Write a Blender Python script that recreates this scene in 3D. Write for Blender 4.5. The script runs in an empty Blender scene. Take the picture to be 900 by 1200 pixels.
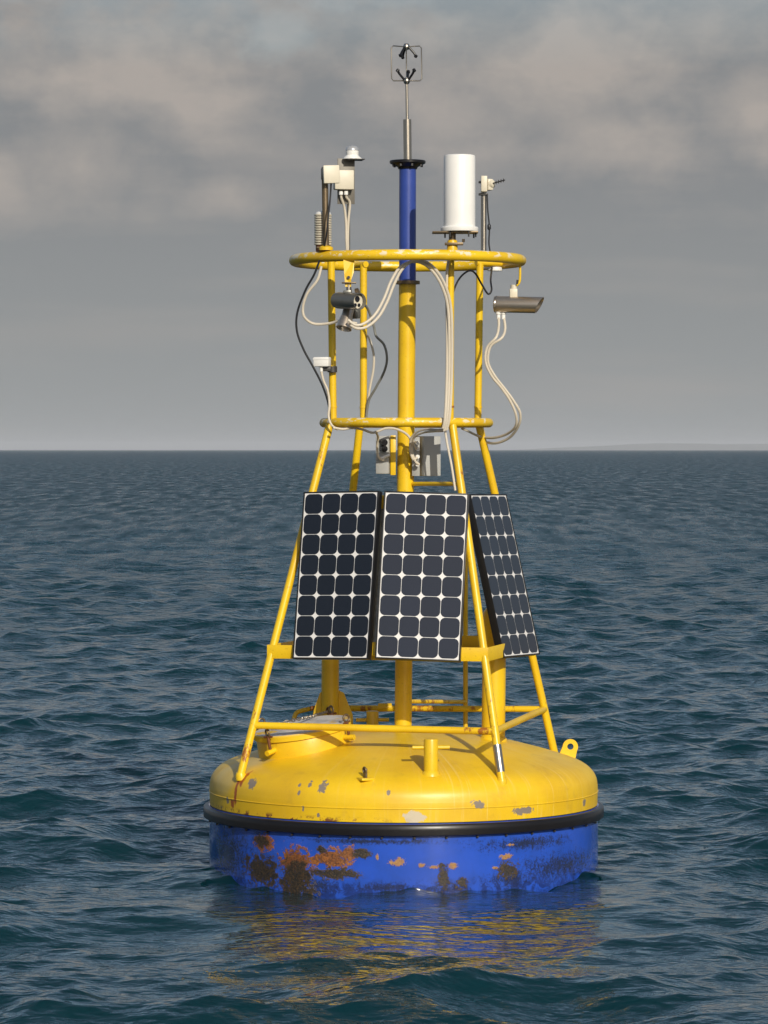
import bpy, bmesh, math, random
import numpy as np
from mathutils import Vector, Matrix

random.seed(7)
R = math.radians
scene = bpy.context.scene
col = scene.collection

# ------------------------------------------------------------------ camera, sky, sun
F_PX, DIST, CAM_Z = 4200.0, 23.08, 2.76
CAM_X = -23.0 / F_PX * DIST
TILT = math.atan(73.0 / F_PX)
cam_d = bpy.data.cameras.new("camera")
cam_d.sensor_fit = 'AUTO'
cam_d.sensor_width = 36.0
cam_d.lens = F_PX / 1200.0 * 36.0
cam_d.clip_start = 0.1
cam_d.clip_end = 120000.0
cam = bpy.data.objects.new("camera", cam_d)
col.objects.link(cam)
cam.location = (CAM_X, -DIST, CAM_Z)
cam.rotation_euler = (R(90) - TILT, 0, 0)
scene.camera = cam

SUN_EL, SUN_AZ = R(25.5), R(18.5)          # azimuth to the right of straight behind the camera
sun_vec = Vector((math.sin(SUN_AZ) * math.cos(SUN_EL), -math.cos(SUN_AZ) * math.cos(SUN_EL), math.sin(SUN_EL)))
sun_d = bpy.data.lights.new("sun", 'SUN')
sun_d.energy = 3.7
sun_d.angle = R(0.5)
sun_d.color = (1.0, 0.93, 0.80)
sun = bpy.data.objects.new("sun", sun_d)
col.objects.link(sun)
sun.location = (20, -40, 40)
sun.rotation_euler = sun_vec.to_track_quat('Z', 'Y').to_euler()

SKY_STRENGTH = 0.10
world = bpy.data.worlds.new("World")
scene.world = world
world.use_nodes = True
wn, wl = world.node_tree.nodes, world.node_tree.links
wn.clear()


def wnode(t, **kw):
    n = wn.new(t)
    for k, v in kw.items():
        setattr(n, k, v)
    return n


w_out = wnode('ShaderNodeOutputWorld')
w_bg = wnode('ShaderNodeBackground')
w_bg.inputs['Strength'].default_value = SKY_STRENGTH
w_sky = wnode('ShaderNodeTexSky', sky_type='NISHITA', sun_disc=False)
w_sky.sun_elevation = SUN_EL
w_sky.sun_rotation = math.pi - SUN_AZ
w_sky.air_density = 1.0
w_sky.dust_density = 1.5
w_tc = wnode('ShaderNodeTexCoord')
w_sep = wnode('ShaderNodeSeparateXYZ')
wl.new(w_tc.outputs['Generated'], w_sep.inputs[0])


def wmath(op, a, b=None, c=None, clamp=False):
    n = wnode('ShaderNodeMath', operation=op, use_clamp=clamp)
    for i, v in enumerate((a, b, c)):
        if v is None:
            continue
        if isinstance(v, (int, float)):
            n.inputs[i].default_value = v
        else:
            wl.new(v, n.inputs[i])
    return n.outputs[0]


def wnoise(scale, detail, rough, loc, stretch):
    m = wnode('ShaderNodeMapping')
    m.inputs['Location'].default_value = loc
    m.inputs['Scale'].default_value = stretch
    wl.new(w_tc.outputs['Generated'], m.inputs['Vector'])
    n = wnode('ShaderNodeTexNoise')
    n.inputs['Scale'].default_value = scale
    n.inputs['Detail'].default_value = detail
    n.inputs['Roughness'].default_value = rough
    wl.new(m.outputs[0], n.inputs['Vector'])
    return n.outputs['Fac']


def wramp(fac, stops):
    n = wnode('ShaderNodeValToRGB')
    r = n.color_ramp
    while len(r.elements) < len(stops):
        r.elements.new(0.5)
    for e, (p, c) in zip(r.elements, stops):
        e.position = p
        e.color = (*c, 1.0)
    wl.new(fac, n.inputs[0])
    return n.outputs[0]


def wmix(fac, a, b):
    n = wnode('ShaderNodeMix', data_type='RGBA')
    if isinstance(fac, (int, float)):
        n.inputs[0].default_value = fac
    else:
        wl.new(fac, n.inputs[0])
    for sock, v in ((n.inputs[6], a), (n.inputs[7], b)):
        if isinstance(v, tuple):
            sock.default_value = (*v, 1.0)
        else:
            wl.new(v, sock)
    return n.outputs[2]


elev = w_sep.outputs['Z']                                # sine of the elevation
puffs = wnoise(30.0, 8.0, 0.56, (3.1, 0.0, 1.7), (1.0, 1.0, 1.45))
big = wnoise(5.0, 3.0, 0.5, (0.4, 2.0, 0.3), (1.0, 1.0, 2.2))
streak = wnoise(9.0, 4.0, 0.5, (7.0, 1.0, 0.0), (1.0, 1.0, 9.0))
# the higher puffs are lit warm by the low sun, the distant bank underneath is an even grey
lift = wmath('SMOOTH_MIN', wmath('MULTIPLY', wmath('SUBTRACT', elev, 0.045), 14.0, clamp=True), 1.0, 0.1)
puff_lit = wmath('MULTIPLY', wmath('MULTIPLY', wmath('SUBTRACT', puffs, 0.41), 5.0, clamp=True), lift, clamp=True)
lit_mix = wmath('ADD', puff_lit, wmath('MULTIPLY', wmath('SUBTRACT', streak, 0.5), 2.0), clamp=True)
k = 1.0 / SKY_STRENGTH


def sc_(c, m=1.0):
    return tuple(v * k * m for v in c)




def heads(spots):
    """Cloud heads or gaps at given bearings: largest of 1 - scaled distance, roughened by the puff noise."""
    warp = wnode('ShaderNodeTexNoise')
    warp.inputs['Scale'].default_value = 34.0
    warp.inputs['Detail'].default_value = 6.0
    warp.inputs['Roughness'].default_value = 0.6
    wl.new(w_tc.outputs['Generated'], warp.inputs['Vector'])
    out = None
    for (px, py, rx, ry) in spots:
        d = wnode('ShaderNodeVectorMath', operation='SUBTRACT')
        wl.new(w_tc.outputs['Generated'], d.inputs[0])
        d.inputs[1].default_value = ((px - 450.0) / F_PX, 0.995, (527.0 - py) / F_PX)
        m_ = wnode('ShaderNodeVectorMath', operation='MULTIPLY')
        wl.new(d.outputs[0], m_.inputs[0])
        m_.inputs[1].default_value = (F_PX / rx, 1.0, F_PX / ry)
        l_ = wnode('ShaderNodeVectorMath', operation='LENGTH')
        wl.new(m_.outputs[0], l_.inputs[0])
        v = wmath('SUBTRACT', 1.0, l_.outputs['Value'])
        out = v if out is None else wmath('MAXIMUM', out, v)
    return wmath('ADD', out, wmath('MULTIPLY', wmath('SUBTRACT', warp.outputs['Fac'], 0.5), 2.2))


lit_heads = heads([(95, 200, 110, 62), (0, 215, 60, 55), (150, 90, 190, 70), (735, 165, 120, 55), (880, 135, 90, 60), (650, 90, 240, 75), (520, 130, 110, 60), (250, 130, 110, 50), (270, 235, 60, 30)])
lit_mix = wmath('ADD', wmath('MULTIPLY', lit_mix, 0.55), wmath('MULTIPLY', wmath('ADD', lit_heads, 0.12), 0.72, clamp=True), clamp=True)
bank = wmix(wmath('MULTIPLY', elev, 13.0, clamp=True), sc_((0.310, 0.325, 0.325)), sc_((0.238, 0.247, 0.255)))
grain = wnoise(75.0, 5.0, 0.6, (1.0, 4.0, 2.0), (1.0, 1.0, 1.6))
lit_mix = wmath('ADD', lit_mix, wmath('MULTIPLY', wmath('MULTIPLY', wmath('SUBTRACT', grain, 0.5), 0.9), lift), clamp=True)
cloud = wmix(lit_mix, bank, sc_((0.410, 0.372, 0.342)))
# gaps of blue open higher up
gap = wmath('MULTIPLY', wmath('SUBTRACT', wmath('ADD', wmath('MULTIPLY', puffs, 0.55), wmath('MULTIPLY', big, 0.55)), 0.535), 9.0)
rise = wmath('MULTIPLY', wmath('SUBTRACT', elev, 0.105), 12.0, clamp=True)
# ... and there is more open sky the higher one looks above the distant bank
gap = wmath('SUBTRACT', gap, wmath('MULTIPLY', wmath('SUBTRACT', elev, 0.135), 12.0, clamp=True), clamp=True)
open_ = wmath('MULTIPLY', wmath('SUBTRACT', 1.0, gap), rise, clamp=True)
holes = heads([(335, 45, 75, 45), (390, 5, 60, 30), (480, 0, 130, 28), (845, -5, 110, 22), (40, -10, 60, 20)])
open_ = wmath('MAXIMUM', open_, wmath('MULTIPLY', wmath('MULTIPLY', wmath('ADD', holes, 0.1), 1.5, clamp=True), 0.26))
cover = wmath('SUBTRACT', 1.0, wmath('MULTIPLY', open_, 0.85))
sky_c = wmix(cover, w_sky.outputs[0], cloud)
wl.new(sky_c, w_bg.inputs['Color'])
wl.new(w_bg.outputs[0], w_out.inputs[0])

scene.render.engine = 'CYCLES'
scene.view_settings.view_transform = 'Standard'
scene.view_settings.look = 'None'
scene.view_settings.exposure = 0.0
scene.view_settings.gamma = 1.0
scene.cycles.max_bounces = 8
scene.cycles.use_denoising = True
scene.cycles.denoiser = "OPENIMAGEDENOISE"
scene.cycles.denoising_input_passes = "RGB_ALBEDO_NORMAL"
scene.cycles.denoising_prefilter = "ACCURATE"


# ------------------------------------------------------------------ where a point of the photograph lies at a given depth
def P(px, py, dep):
    """World point seen at photograph pixel (px, py), dep metres behind the buoy's axis (negative: in front)."""
    cx, cy = (px - 450.0) / F_PX, (600.0 - py) / F_PX
    fy = math.cos(TILT) + cy * math.sin(TILT)
    fz = -math.sin(TILT) + cy * math.cos(TILT)
    t = (DIST + dep) / fy
    return Vector((CAM_X + cx * t, dep, CAM_Z + fz * t))


# ------------------------------------------------------------------ materials
def new_mat(name):
    m = bpy.data.materials.new(name)
    m.use_nodes = True
    return m


class N:
    """Short-hand for building a node tree."""

    def __init__(self, m):
        self.m, self.n, self.l = m, m.node_tree.nodes, m.node_tree.links
        self.b = self.n['Principled BSDF']
        self.tc = self.n.new('ShaderNodeTexCoord')

    def put(self, sock, v):
        if v is None:
            return
        if isinstance(v, (int, float)):
            sock.default_value = v
        elif isinstance(v, tuple):
            sock.default_value = (*v, 1.0) if len(sock.default_value) == 4 and len(v) == 3 else v
        else:
            self.l.new(v, sock)

    def math(self, op, a, b=None, c=None, clamp=False):
        n = self.n.new('ShaderNodeMath')
        n.operation, n.use_clamp = op, clamp
        for i, v in enumerate((a, b, c)):
            self.put(n.inputs[i], v)
        return n.outputs[0]

    def vmath(self, op, a, b=None):
        n = self.n.new('ShaderNodeVectorMath')
        n.operation = op
        for i, v in enumerate((a, b)):
            self.put(n.inputs[i], v)
        return n.outputs['Value'] if op in ('LENGTH', 'DOT_PRODUCT') else n.outputs[0]

    def noise(self, scale, detail=3.0, rough=0.5, vec=None, stretch=None, loc=(0, 0, 0), dist=0.0):
        v = vec if vec is not None else self.tc.outputs['Object']
        mp = self.n.new('ShaderNodeMapping')
        mp.inputs['Location'].default_value = loc
        if stretch:
            mp.inputs['Scale'].default_value = stretch
        self.l.new(v, mp.inputs['Vector'])
        n = self.n.new('ShaderNodeTexNoise')
        n.inputs['Scale'].default_value = scale
        n.inputs['Detail'].default_value = detail
        n.inputs['Roughness'].default_value = rough
        n.inputs['Distortion'].default_value = dist
        self.l.new(mp.outputs[0], n.inputs['Vector'])
        return n.outputs['Fac']

    def step(self, v, lo, hi):
        n = self.n.new('ShaderNodeMapRange')
        n.interpolation_type = 'SMOOTHSTEP'
        self.put(n.inputs['Value'], v)
        n.inputs['From Min'].default_value = lo
        n.inputs['From Max'].default_value = hi
        return n.outputs[0]

    def mix(self, f, a, b):
        n = self.n.new('ShaderNodeMix')
        n.data_type = 'RGBA'
        self.put(n.inputs[0], f)
        self.put(n.inputs[6], a)
        self.put(n.inputs[7], b)
        return n.outputs[2]

    def bump(self, h, strength, dist, normal=None, width=0.1):
        n = self.n.new('ShaderNodeBump')
        n.inputs['Strength'].default_value = strength
        n.inputs['Distance'].default_value = dist
        if 'Filter Width' in n.inputs:
            n.inputs['Filter Width'].default_value = width
        self.put(n.inputs['Height'], h)
        if normal is not None:
            self.l.new(normal, n.inputs['Normal'])
        return n.outputs[0]

    def set(self, **kw):
        names = dict(color='Base Color', rough='Roughness', metal='Metallic', normal='Normal', ior='IOR',
                     coat='Coat Weight', coat_rough='Coat Roughness', spec='Specular IOR Level')
        for k_, v in kw.items():
            self.put(self.b.inputs[names[k_]], v)

    def blobs(self, vec, spots):
        """Largest of 1 - scaled distance to each (s, z, rs, rz)."""
        out = None
        for (s, z, rs, rz) in spots:
            d = self.vmath('SUBTRACT', vec, (s, z, 0.0))
            d = self.vmath('MULTIPLY', d, (1.0 / rs, 1.0 / rz, 0.0))
            v = self.math('SUBTRACT', 1.0, self.vmath('LENGTH', d))
            out = v if out is None else self.math('MAXIMUM', out, v)
        return out

    def round_hull(self):
        sep = self.n.new('ShaderNodeSeparateXYZ')
        self.l.new(self.tc.outputs['Object'], sep.inputs[0])
        ang = self.math('ARCTAN2', sep.outputs[0], self.math('MULTIPLY', sep.outputs[1], -1.0))
        s = self.math('MULTIPLY', ang, HULL_R)
        cb = self.n.new('ShaderNodeCombineXYZ')
        self.l.new(s, cb.inputs[0])
        self.l.new(sep.outputs[2], cb.inputs[1])
        return cb.outputs[0], s, sep.outputs[2]


HULL_R = 1.25
YELLOW = (0.80, 0.520, 0.012)
YELLOW_D = (0.67, 0.405, 0.012)
RUST = (0.23, 0.060, 0.012)


def on_side(px, py, r=HULL_R):
    """(arc length, height) of a mark seen on the hull's side."""
    x = (px - 473.0) / F_PX * (DIST - 1.1)
    a = math.asin(max(-0.985, min(0.985, x / r)))
    p = P(px, py, -r * math.cos(a))
    return a * HULL_R, p.z


def spot(px, py, rx, ry):
    s, z = on_side(px, py)
    c = max(0.3, math.cos(s / HULL_R))
    return (s, z, rx / 187.0 / c, ry / 187.0)


def yellow_paint(name, white=0.0, rust=0.0, rough=0.36):
    m = new_mat(name)
    n = N(m)
    c = n.mix(n.step(n.noise(2.6, 4.0, 0.6), 0.35, 0.75), YELLOW, YELLOW_D)
    c = n.mix(n.math('MULTIPLY', n.step(n.noise(60.0, 3.0, 0.6), 0.62, 0.72), 0.45), c, (0.30, 0.16, 0.02))
    if white > 0:
        w = n.math('MULTIPLY', n.step(n.noise(14.0, 5.0, 0.7, stretch=(1, 1, 2.0)), 0.66 - 0.14 * white, 0.70 - 0.14 * white), 0.8)
        sep = n.n.new('ShaderNodeSeparateXYZ')
        geo = n.n.new('ShaderNodeNewGeometry')
        n.l.new(geo.outputs['Normal'], sep.inputs[0])
        w = n.math('MULTIPLY', w, n.step(sep.outputs[2], -0.35, 0.25))
        c = n.mix(w, c, (0.72, 0.68, 0.56))
    if rust > 0:
        rs = n.step(n.noise(7.0, 6.0, 0.68, stretch=(1, 1, 0.45)), 0.70 - 0.12 * rust, 0.76 - 0.12 * rust)
        c = n.mix(rs, c, n.mix(n.noise(30.0), RUST, (0.42, 0.16, 0.02)))
    n.set(color=c, rough=n.math('ADD', n.math('MULTIPLY', n.noise(9.0, 4.0), 0.22), rough - 0.11),
          normal=n.bump(n.noise(35.0, 3.0), 0.10, 0.004))
    return m


def simple(name, c, rough=0.4, metal=0.0, var=0.12, scale=12.0, bump=0.05, spec=None):
    m = new_mat(name)
    n = N(m)
    dark = tuple(v * (1 - 2 * var) for v in c)
    lite = tuple(min(1.0, v * (1 + var)) for v in c)
    n.set(color=n.mix(n.noise(scale, 4.0, 0.6), dark, lite), rough=n.math('ADD', rough - 0.06, n.math('MULTIPLY', n.noise(scale * 2, 3.0), 0.12)),
          metal=metal, normal=n.bump(n.noise(scale * 4, 2.0), bump, 0.002))
    if spec is not None:
        n.set(spec=spec)
    return m


def brushed(name, c, rough, axis_stretch, metal=1.0):
    m = new_mat(name)
    n = N(m)
    g = n.noise(40.0, 3.0, 0.6, stretch=axis_stretch)
    n.set(color=n.mix(g, tuple(v * 0.72 for v in c), c), rough=n.math('ADD', rough - 0.08, n.math('MULTIPLY', g, 0.16)), metal=metal)
    return m


M = {}
M['yellow'] = yellow_paint('yellow_paint', 0.0, 0.0)
M['yellow_leg'] = yellow_paint('yellow_paint_rusting', 0.0, 0.8)
M['yellow_ring'] = yellow_paint('yellow_paint_bleached', 0.9, 0.0, 0.42)
M['yellow_old'] = yellow_paint('yellow_paint_worn_through', 0.0, 1.3)
M['blue_tube'] = simple('blue_tube_paint', (0.030, 0.062, 0.29), 0.38)
M['black'] = simple('black_rubber', (0.009, 0.008, 0.009), 0.33, spec=0.35)
M['dark'] = simple('dark_metal', (0.055, 0.052, 0.050), 0.5, 0.3)
M['steel'] = brushed('stainless_steel', (0.55, 0.49, 0.41), 0.30, (6.0, 6.0, 0.4))
M['steel_x'] = brushed('brushed_camera_steel', (0.62, 0.53, 0.43), 0.36, (0.3, 8.0, 8.0), 0.9)
M['old_steel'] = simple('weathered_steel', (0.20, 0.145, 0.085), 0.42, 0.6, 0.3)
M['dome'] = simple('silvered_dome', (0.50, 0.50, 0.50), 0.25, 0.4, 0.05)
M['galv'] = simple('galvanised_steel', (0.30, 0.31, 0.30), 0.45, 0.7, 0.35, 30)
M['white'] = simple('white_plastic', (0.80, 0.78, 0.74), 0.38, var=0.03)
M['cream'] = simple('cream_plastic', (0.66, 0.60, 0.47), 0.45, var=0.05)
M['grey_box'] = simple('grey_enclosure', (0.42, 0.42, 0.40), 0.5, var=0.06)
M['grey_dark'] = simple('dim_grey_plate', (0.17, 0.155, 0.13), 0.5, 0.2, 0.12)
M['cable_white'] = simple('white_cable_sheath', (0.62, 0.55, 0.44), 0.5, var=0.06)
M['cable_grey'] = simple('grey_cable_sheath', (0.21, 0.21, 0.19), 0.5)
M['cable_black'] = simple('black_cable_sheath', (0.02, 0.02, 0.022), 0.45)
M['rusty'] = simple('rusty_bolt_metal', (0.20, 0.075, 0.03), 0.65, 0.3, 0.4, 40)
M['lens'] = simple('lens_glass', (0.012, 0.012, 0.016), 0.08, var=0.02)
M['camera_dark'] = simple('dark_camera_housing', (0.20, 0.195, 0.175), 0.34, 0.6)
M['backsheet'] = simple('white_backsheet', (0.74, 0.72, 0.70), 0.35, var=0.03)
M['frame_black'] = simple('black_anodised_frame', (0.012, 0.012, 0.013), 0.38, 0.2)


def cell_mat(name, c, rough):
    m = new_mat(name)
    n = N(m)
    info = n.n.new('ShaderNodeObjectInfo')
    v = n.math('MULTIPLY', n.math('SUBTRACT', info.outputs['Random'], 0.5), 0.35)
    g = n.noise(60.0, 2.0, 0.5, stretch=(5.0, 0.5, 1.0))
    f = n.math('ADD', n.math('MULTIPLY', g, 0.8), v, clamp=True)
    n.set(color=n.mix(f, tuple(x * 0.6 for x in c), tuple(x * 1.4 for x in c)), rough=rough, ior=1.45, coat=0.6, coat_rough=0.06)
    return m


M['cell'] = cell_mat('solar_cell_silicon', (0.0055, 0.0065, 0.011), 0.25)
M['cell_sky_sheen'] = cell_mat('solar_cell_silicon_sky_sheen', (0.0085, 0.0118, 0.0240), 0.29)  # same silicon, with the sky's reflection painted in as a lighter slate colour


def deck_mat():
    m = new_mat('yellow_deck_paint')
    n = N(m)
    vec, s, z = n.round_hull()
    c = n.mix(n.step(n.noise(1.7, 5.0, 0.6), 0.32, 0.75), YELLOW, YELLOW_D)
    # pale runs down the rounded shoulder, mostly on the right
    runs = n.noise(1.0, 5.0, 0.65, vec=vec, stretch=(34.0, 1.6, 1.0))
    runs = n.math('MULTIPLY', n.step(runs, 0.53, 0.68), n.step(s, -1.3, 0.9))
    runs = n.math('MULTIPLY', runs, 0.40)
    c = n.mix(runs, c, (0.80, 0.62, 0.22))
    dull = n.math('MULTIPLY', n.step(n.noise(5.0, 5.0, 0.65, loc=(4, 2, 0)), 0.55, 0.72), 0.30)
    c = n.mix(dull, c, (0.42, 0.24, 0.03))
    pale = n.blobs(vec, [spot(252, 905, 16, 34), spot(258, 893, 16, 10)])  # shade on the left shoulder by the leg, painted as a duller patch
    pale = n.step(n.math('ADD', pale, n.math('MULTIPLY', n.math('SUBTRACT', n.noise(6.0, 4.0), 0.5), 0.8)), 0.0, 0.5)
    c = n.mix(n.math('MULTIPLY', pale, 0.55), c, (0.55, 0.43, 0.16))
    edge = n.math('ADD', n.math('MULTIPLY', n.math('SUBTRACT', n.noise(24.0, 5.0, 0.7, dist=0.6), 0.5), 1.6), 0.5)
    chips = n.blobs(vec, [spot(288, 919, 6, 9), spot(375, 923, 8, 8), spot(358, 920, 3.5, 4.5), spot(346, 921, 2.5, 4),
                          spot(348, 930, 2.2, 4), spot(354, 948, 2.2, 5), spot(372, 955, 2.6, 3), spot(559, 942, 11, 7),
                          spot(614, 950, 17, 6), spot(261, 938, 2.2, 5), spot(454, 929, 2.5, 4), spot(690, 940, 3, 5)])
    chip = n.step(n.math('ADD', chips, n.math('MULTIPLY', n.math('SUBTRACT', edge, 0.5), 1.5)), 0.26, 0.36)
    c = n.mix(chip, c, (0.23, 0.19, 0.15))
    bare = n.blobs(vec, [spot(484, 958, 15, 8)])
    bare = n.step(n.math('ADD', bare, n.math('MULTIPLY', n.math('SUBTRACT', edge, 0.5), 1.0)), 0.10, 0.25)
    c = n.mix(n.math('MULTIPLY', bare, 0.85), c, (0.55, 0.50, 0.42))
    rs = n.blobs(vec, [spot(275, 914, 3.5, 12), spot(271, 926, 2.6, 26), spot(267, 942, 3, 8)])
    rs = n.step(n.math('ADD', rs, n.math('MULTIPLY', n.math('SUBTRACT', n.noise(24.0, 4.0, 0.6, loc=(1, 5, 2)), 0.5), 1.1)), 0.20, 0.55)
    c = n.mix(rs, c, (0.36, 0.085, 0.010))
    # rust nibbling the lower edge above the rubbing strip
    low = n.math('MULTIPLY', n.step(z, 0.522, 0.492), n.step(n.noise(16.0, 4.0, 0.7, loc=(2, 2, 8)), 0.52, 0.60))
    c = n.mix(n.math('MULTIPLY', low, n.step(s, 0.2, -0.6)), c, (0.16, 0.05, 0.02))
    n.set(color=c, rough=n.math('ADD', 0.30, n.math('MULTIPLY', n.noise(7.0, 4.0), 0.22)),
          normal=n.bump(n.math('SUBTRACT', n.noise(5.0, 3.0), n.math('MULTIPLY', chip, 0.25)), 0.22, 0.01))
    return m


def hull_mat():
    m = new_mat('blue_hull_paint')
    n = N(m)
    vec, s, z = n.round_hull()
    c = n.mix(n.step(n.noise(4.0, 5.0, 0.6), 0.3, 0.75), (0.022, 0.086, 0.52), (0.020, 0.070, 0.38))
    edge = n.math('ADD', n.math('MULTIPLY', n.math('SUBTRACT', n.noise(17.0, 6.0, 0.72, dist=0.6), 0.5), 1.7), 0.5)
    fine = n.math('ADD', n.math('MULTIPLY', n.math('SUBTRACT', n.noise(75.0, 4.0, 0.75), 0.5), 1.8), 0.5)
    # dark scum: the left flank, a band by the water on the right, specks below the rubbing strip
    scum = n.blobs(vec, [spot(262, 1000, 34, 46), spot(305, 1016, 22, 20), spot(300, 985, 12, 16), spot(660, 1014, 62, 20), spot(600, 1030, 40, 16),
                         spot(520, 1042, 40, 10), spot(455, 1040, 50, 7), spot(372, 1038, 34, 12), spot(432, 986, 110, 5), spot(620, 988, 70, 10)])
    sm = n.math('ADD', scum, n.math('MULTIPLY', n.math('SUBTRACT', n.math('ADD', n.math('ADD', n.math('MULTIPLY', edge, 0.30), n.math('MULTIPLY', fine, 0.45)), n.math('MULTIPLY', n.noise(1.0, 4.0, 0.6, vec=vec, stretch=(26.0, 3.5, 1.0)), 0.25)), 0.5), 3.2))
    c = n.mix(n.math('MULTIPLY', n.step(sm, 0.05, 0.90), 0.88), c, (0.018, 0.020, 0.024))
    wet = n.math('MULTIPLY', n.step(z, 0.17, 0.06), 0.75)
    c = n.mix(n.math('MULTIPLY', wet, n.step(edge, 0.35, 0.6)), c, (0.012, 0.022, 0.10))
    tan = n.blobs(vec, [spot(441, 1004, 2.2, 5), spot(466, 1011, 12, 6), spot(492, 1014, 5, 4), spot(506, 1016, 9, 3), spot(530, 1015, 8, 6), spot(592, 1004, 8, 5), spot(597, 990, 6, 1.8), spot(580, 1017, 6, 2)])
    t = n.step(n.math('ADD', tan, n.math('MULTIPLY', n.math('SUBTRACT', n.math('ADD', n.math('MULTIPLY', edge, 0.6), n.math('MULTIPLY', fine, 0.4)), 0.5), 2.4)), 0.14, 0.5)
    c = n.mix(t, c, n.mix(fine, (0.26, 0.11, 0.025), (0.44, 0.25, 0.09)))
    orange = n.blobs(vec, [spot(345, 1010, 24, 24), spot(386, 1006, 31, 15), spot(406, 1000, 15, 10), spot(306, 988, 13, 13)])
    o = n.step(n.math('ADD', orange, n.math('MULTIPLY', n.math('SUBTRACT', n.math('ADD', n.math('MULTIPLY', edge, 0.82), n.math('MULTIPLY', fine, 0.18)), 0.5), 1.9)), 0.16, 0.36)
    c = n.mix(o, c, n.mix(n.step(n.math('ADD', n.math('MULTIPLY', edge, 0.5), n.math('MULTIPLY', fine, 0.5)), 0.30, 0.72), (0.07, 0.022, 0.008), (0.34, 0.115, 0.018)))
    brown = n.blobs(vec, [spot(345, 1032, 24, 28), spot(422, 1000, 13, 7), spot(304, 986, 9, 9), spot(392, 1024, 30, 8), spot(376, 996, 8, 5), spot(593, 1018, 14, 13), spot(519, 1028, 7, 20),
                          spot(540, 1034, 9, 9), spot(306, 1020, 26, 20)])
    b = n.step(n.math('ADD', brown, n.math('MULTIPLY', n.math('SUBTRACT', n.math('ADD', n.math('MULTIPLY', edge, 0.6), n.math('MULTIPLY', fine, 0.4)), 0.5), 2.4)), 0.12, 0.34)
    c = n.mix(b, c, n.mix(n.step(fine, 0.3, 0.95), (0.010, 0.009, 0.007), (0.085, 0.045, 0.012)))
    any_ = n.math('MAXIMUM', n.math('MAXIMUM', o, b), t)
    n.set(color=c, rough=n.math('ADD', n.math('ADD', 0.13, n.math('MULTIPLY', n.noise(6.0, 3.0), 0.12)), n.math('MULTIPLY', any_, 0.25)), coat=0.5, coat_rough=0.08,
          normal=n.bump(n.math('ADD', n.noise(4.0, 4.0), n.math('MULTIPLY', n.math('MULTIPLY', any_, fine), 0.7)), 0.5, 0.012))
    return m


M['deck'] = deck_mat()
M['hull'] = hull_mat()


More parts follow.
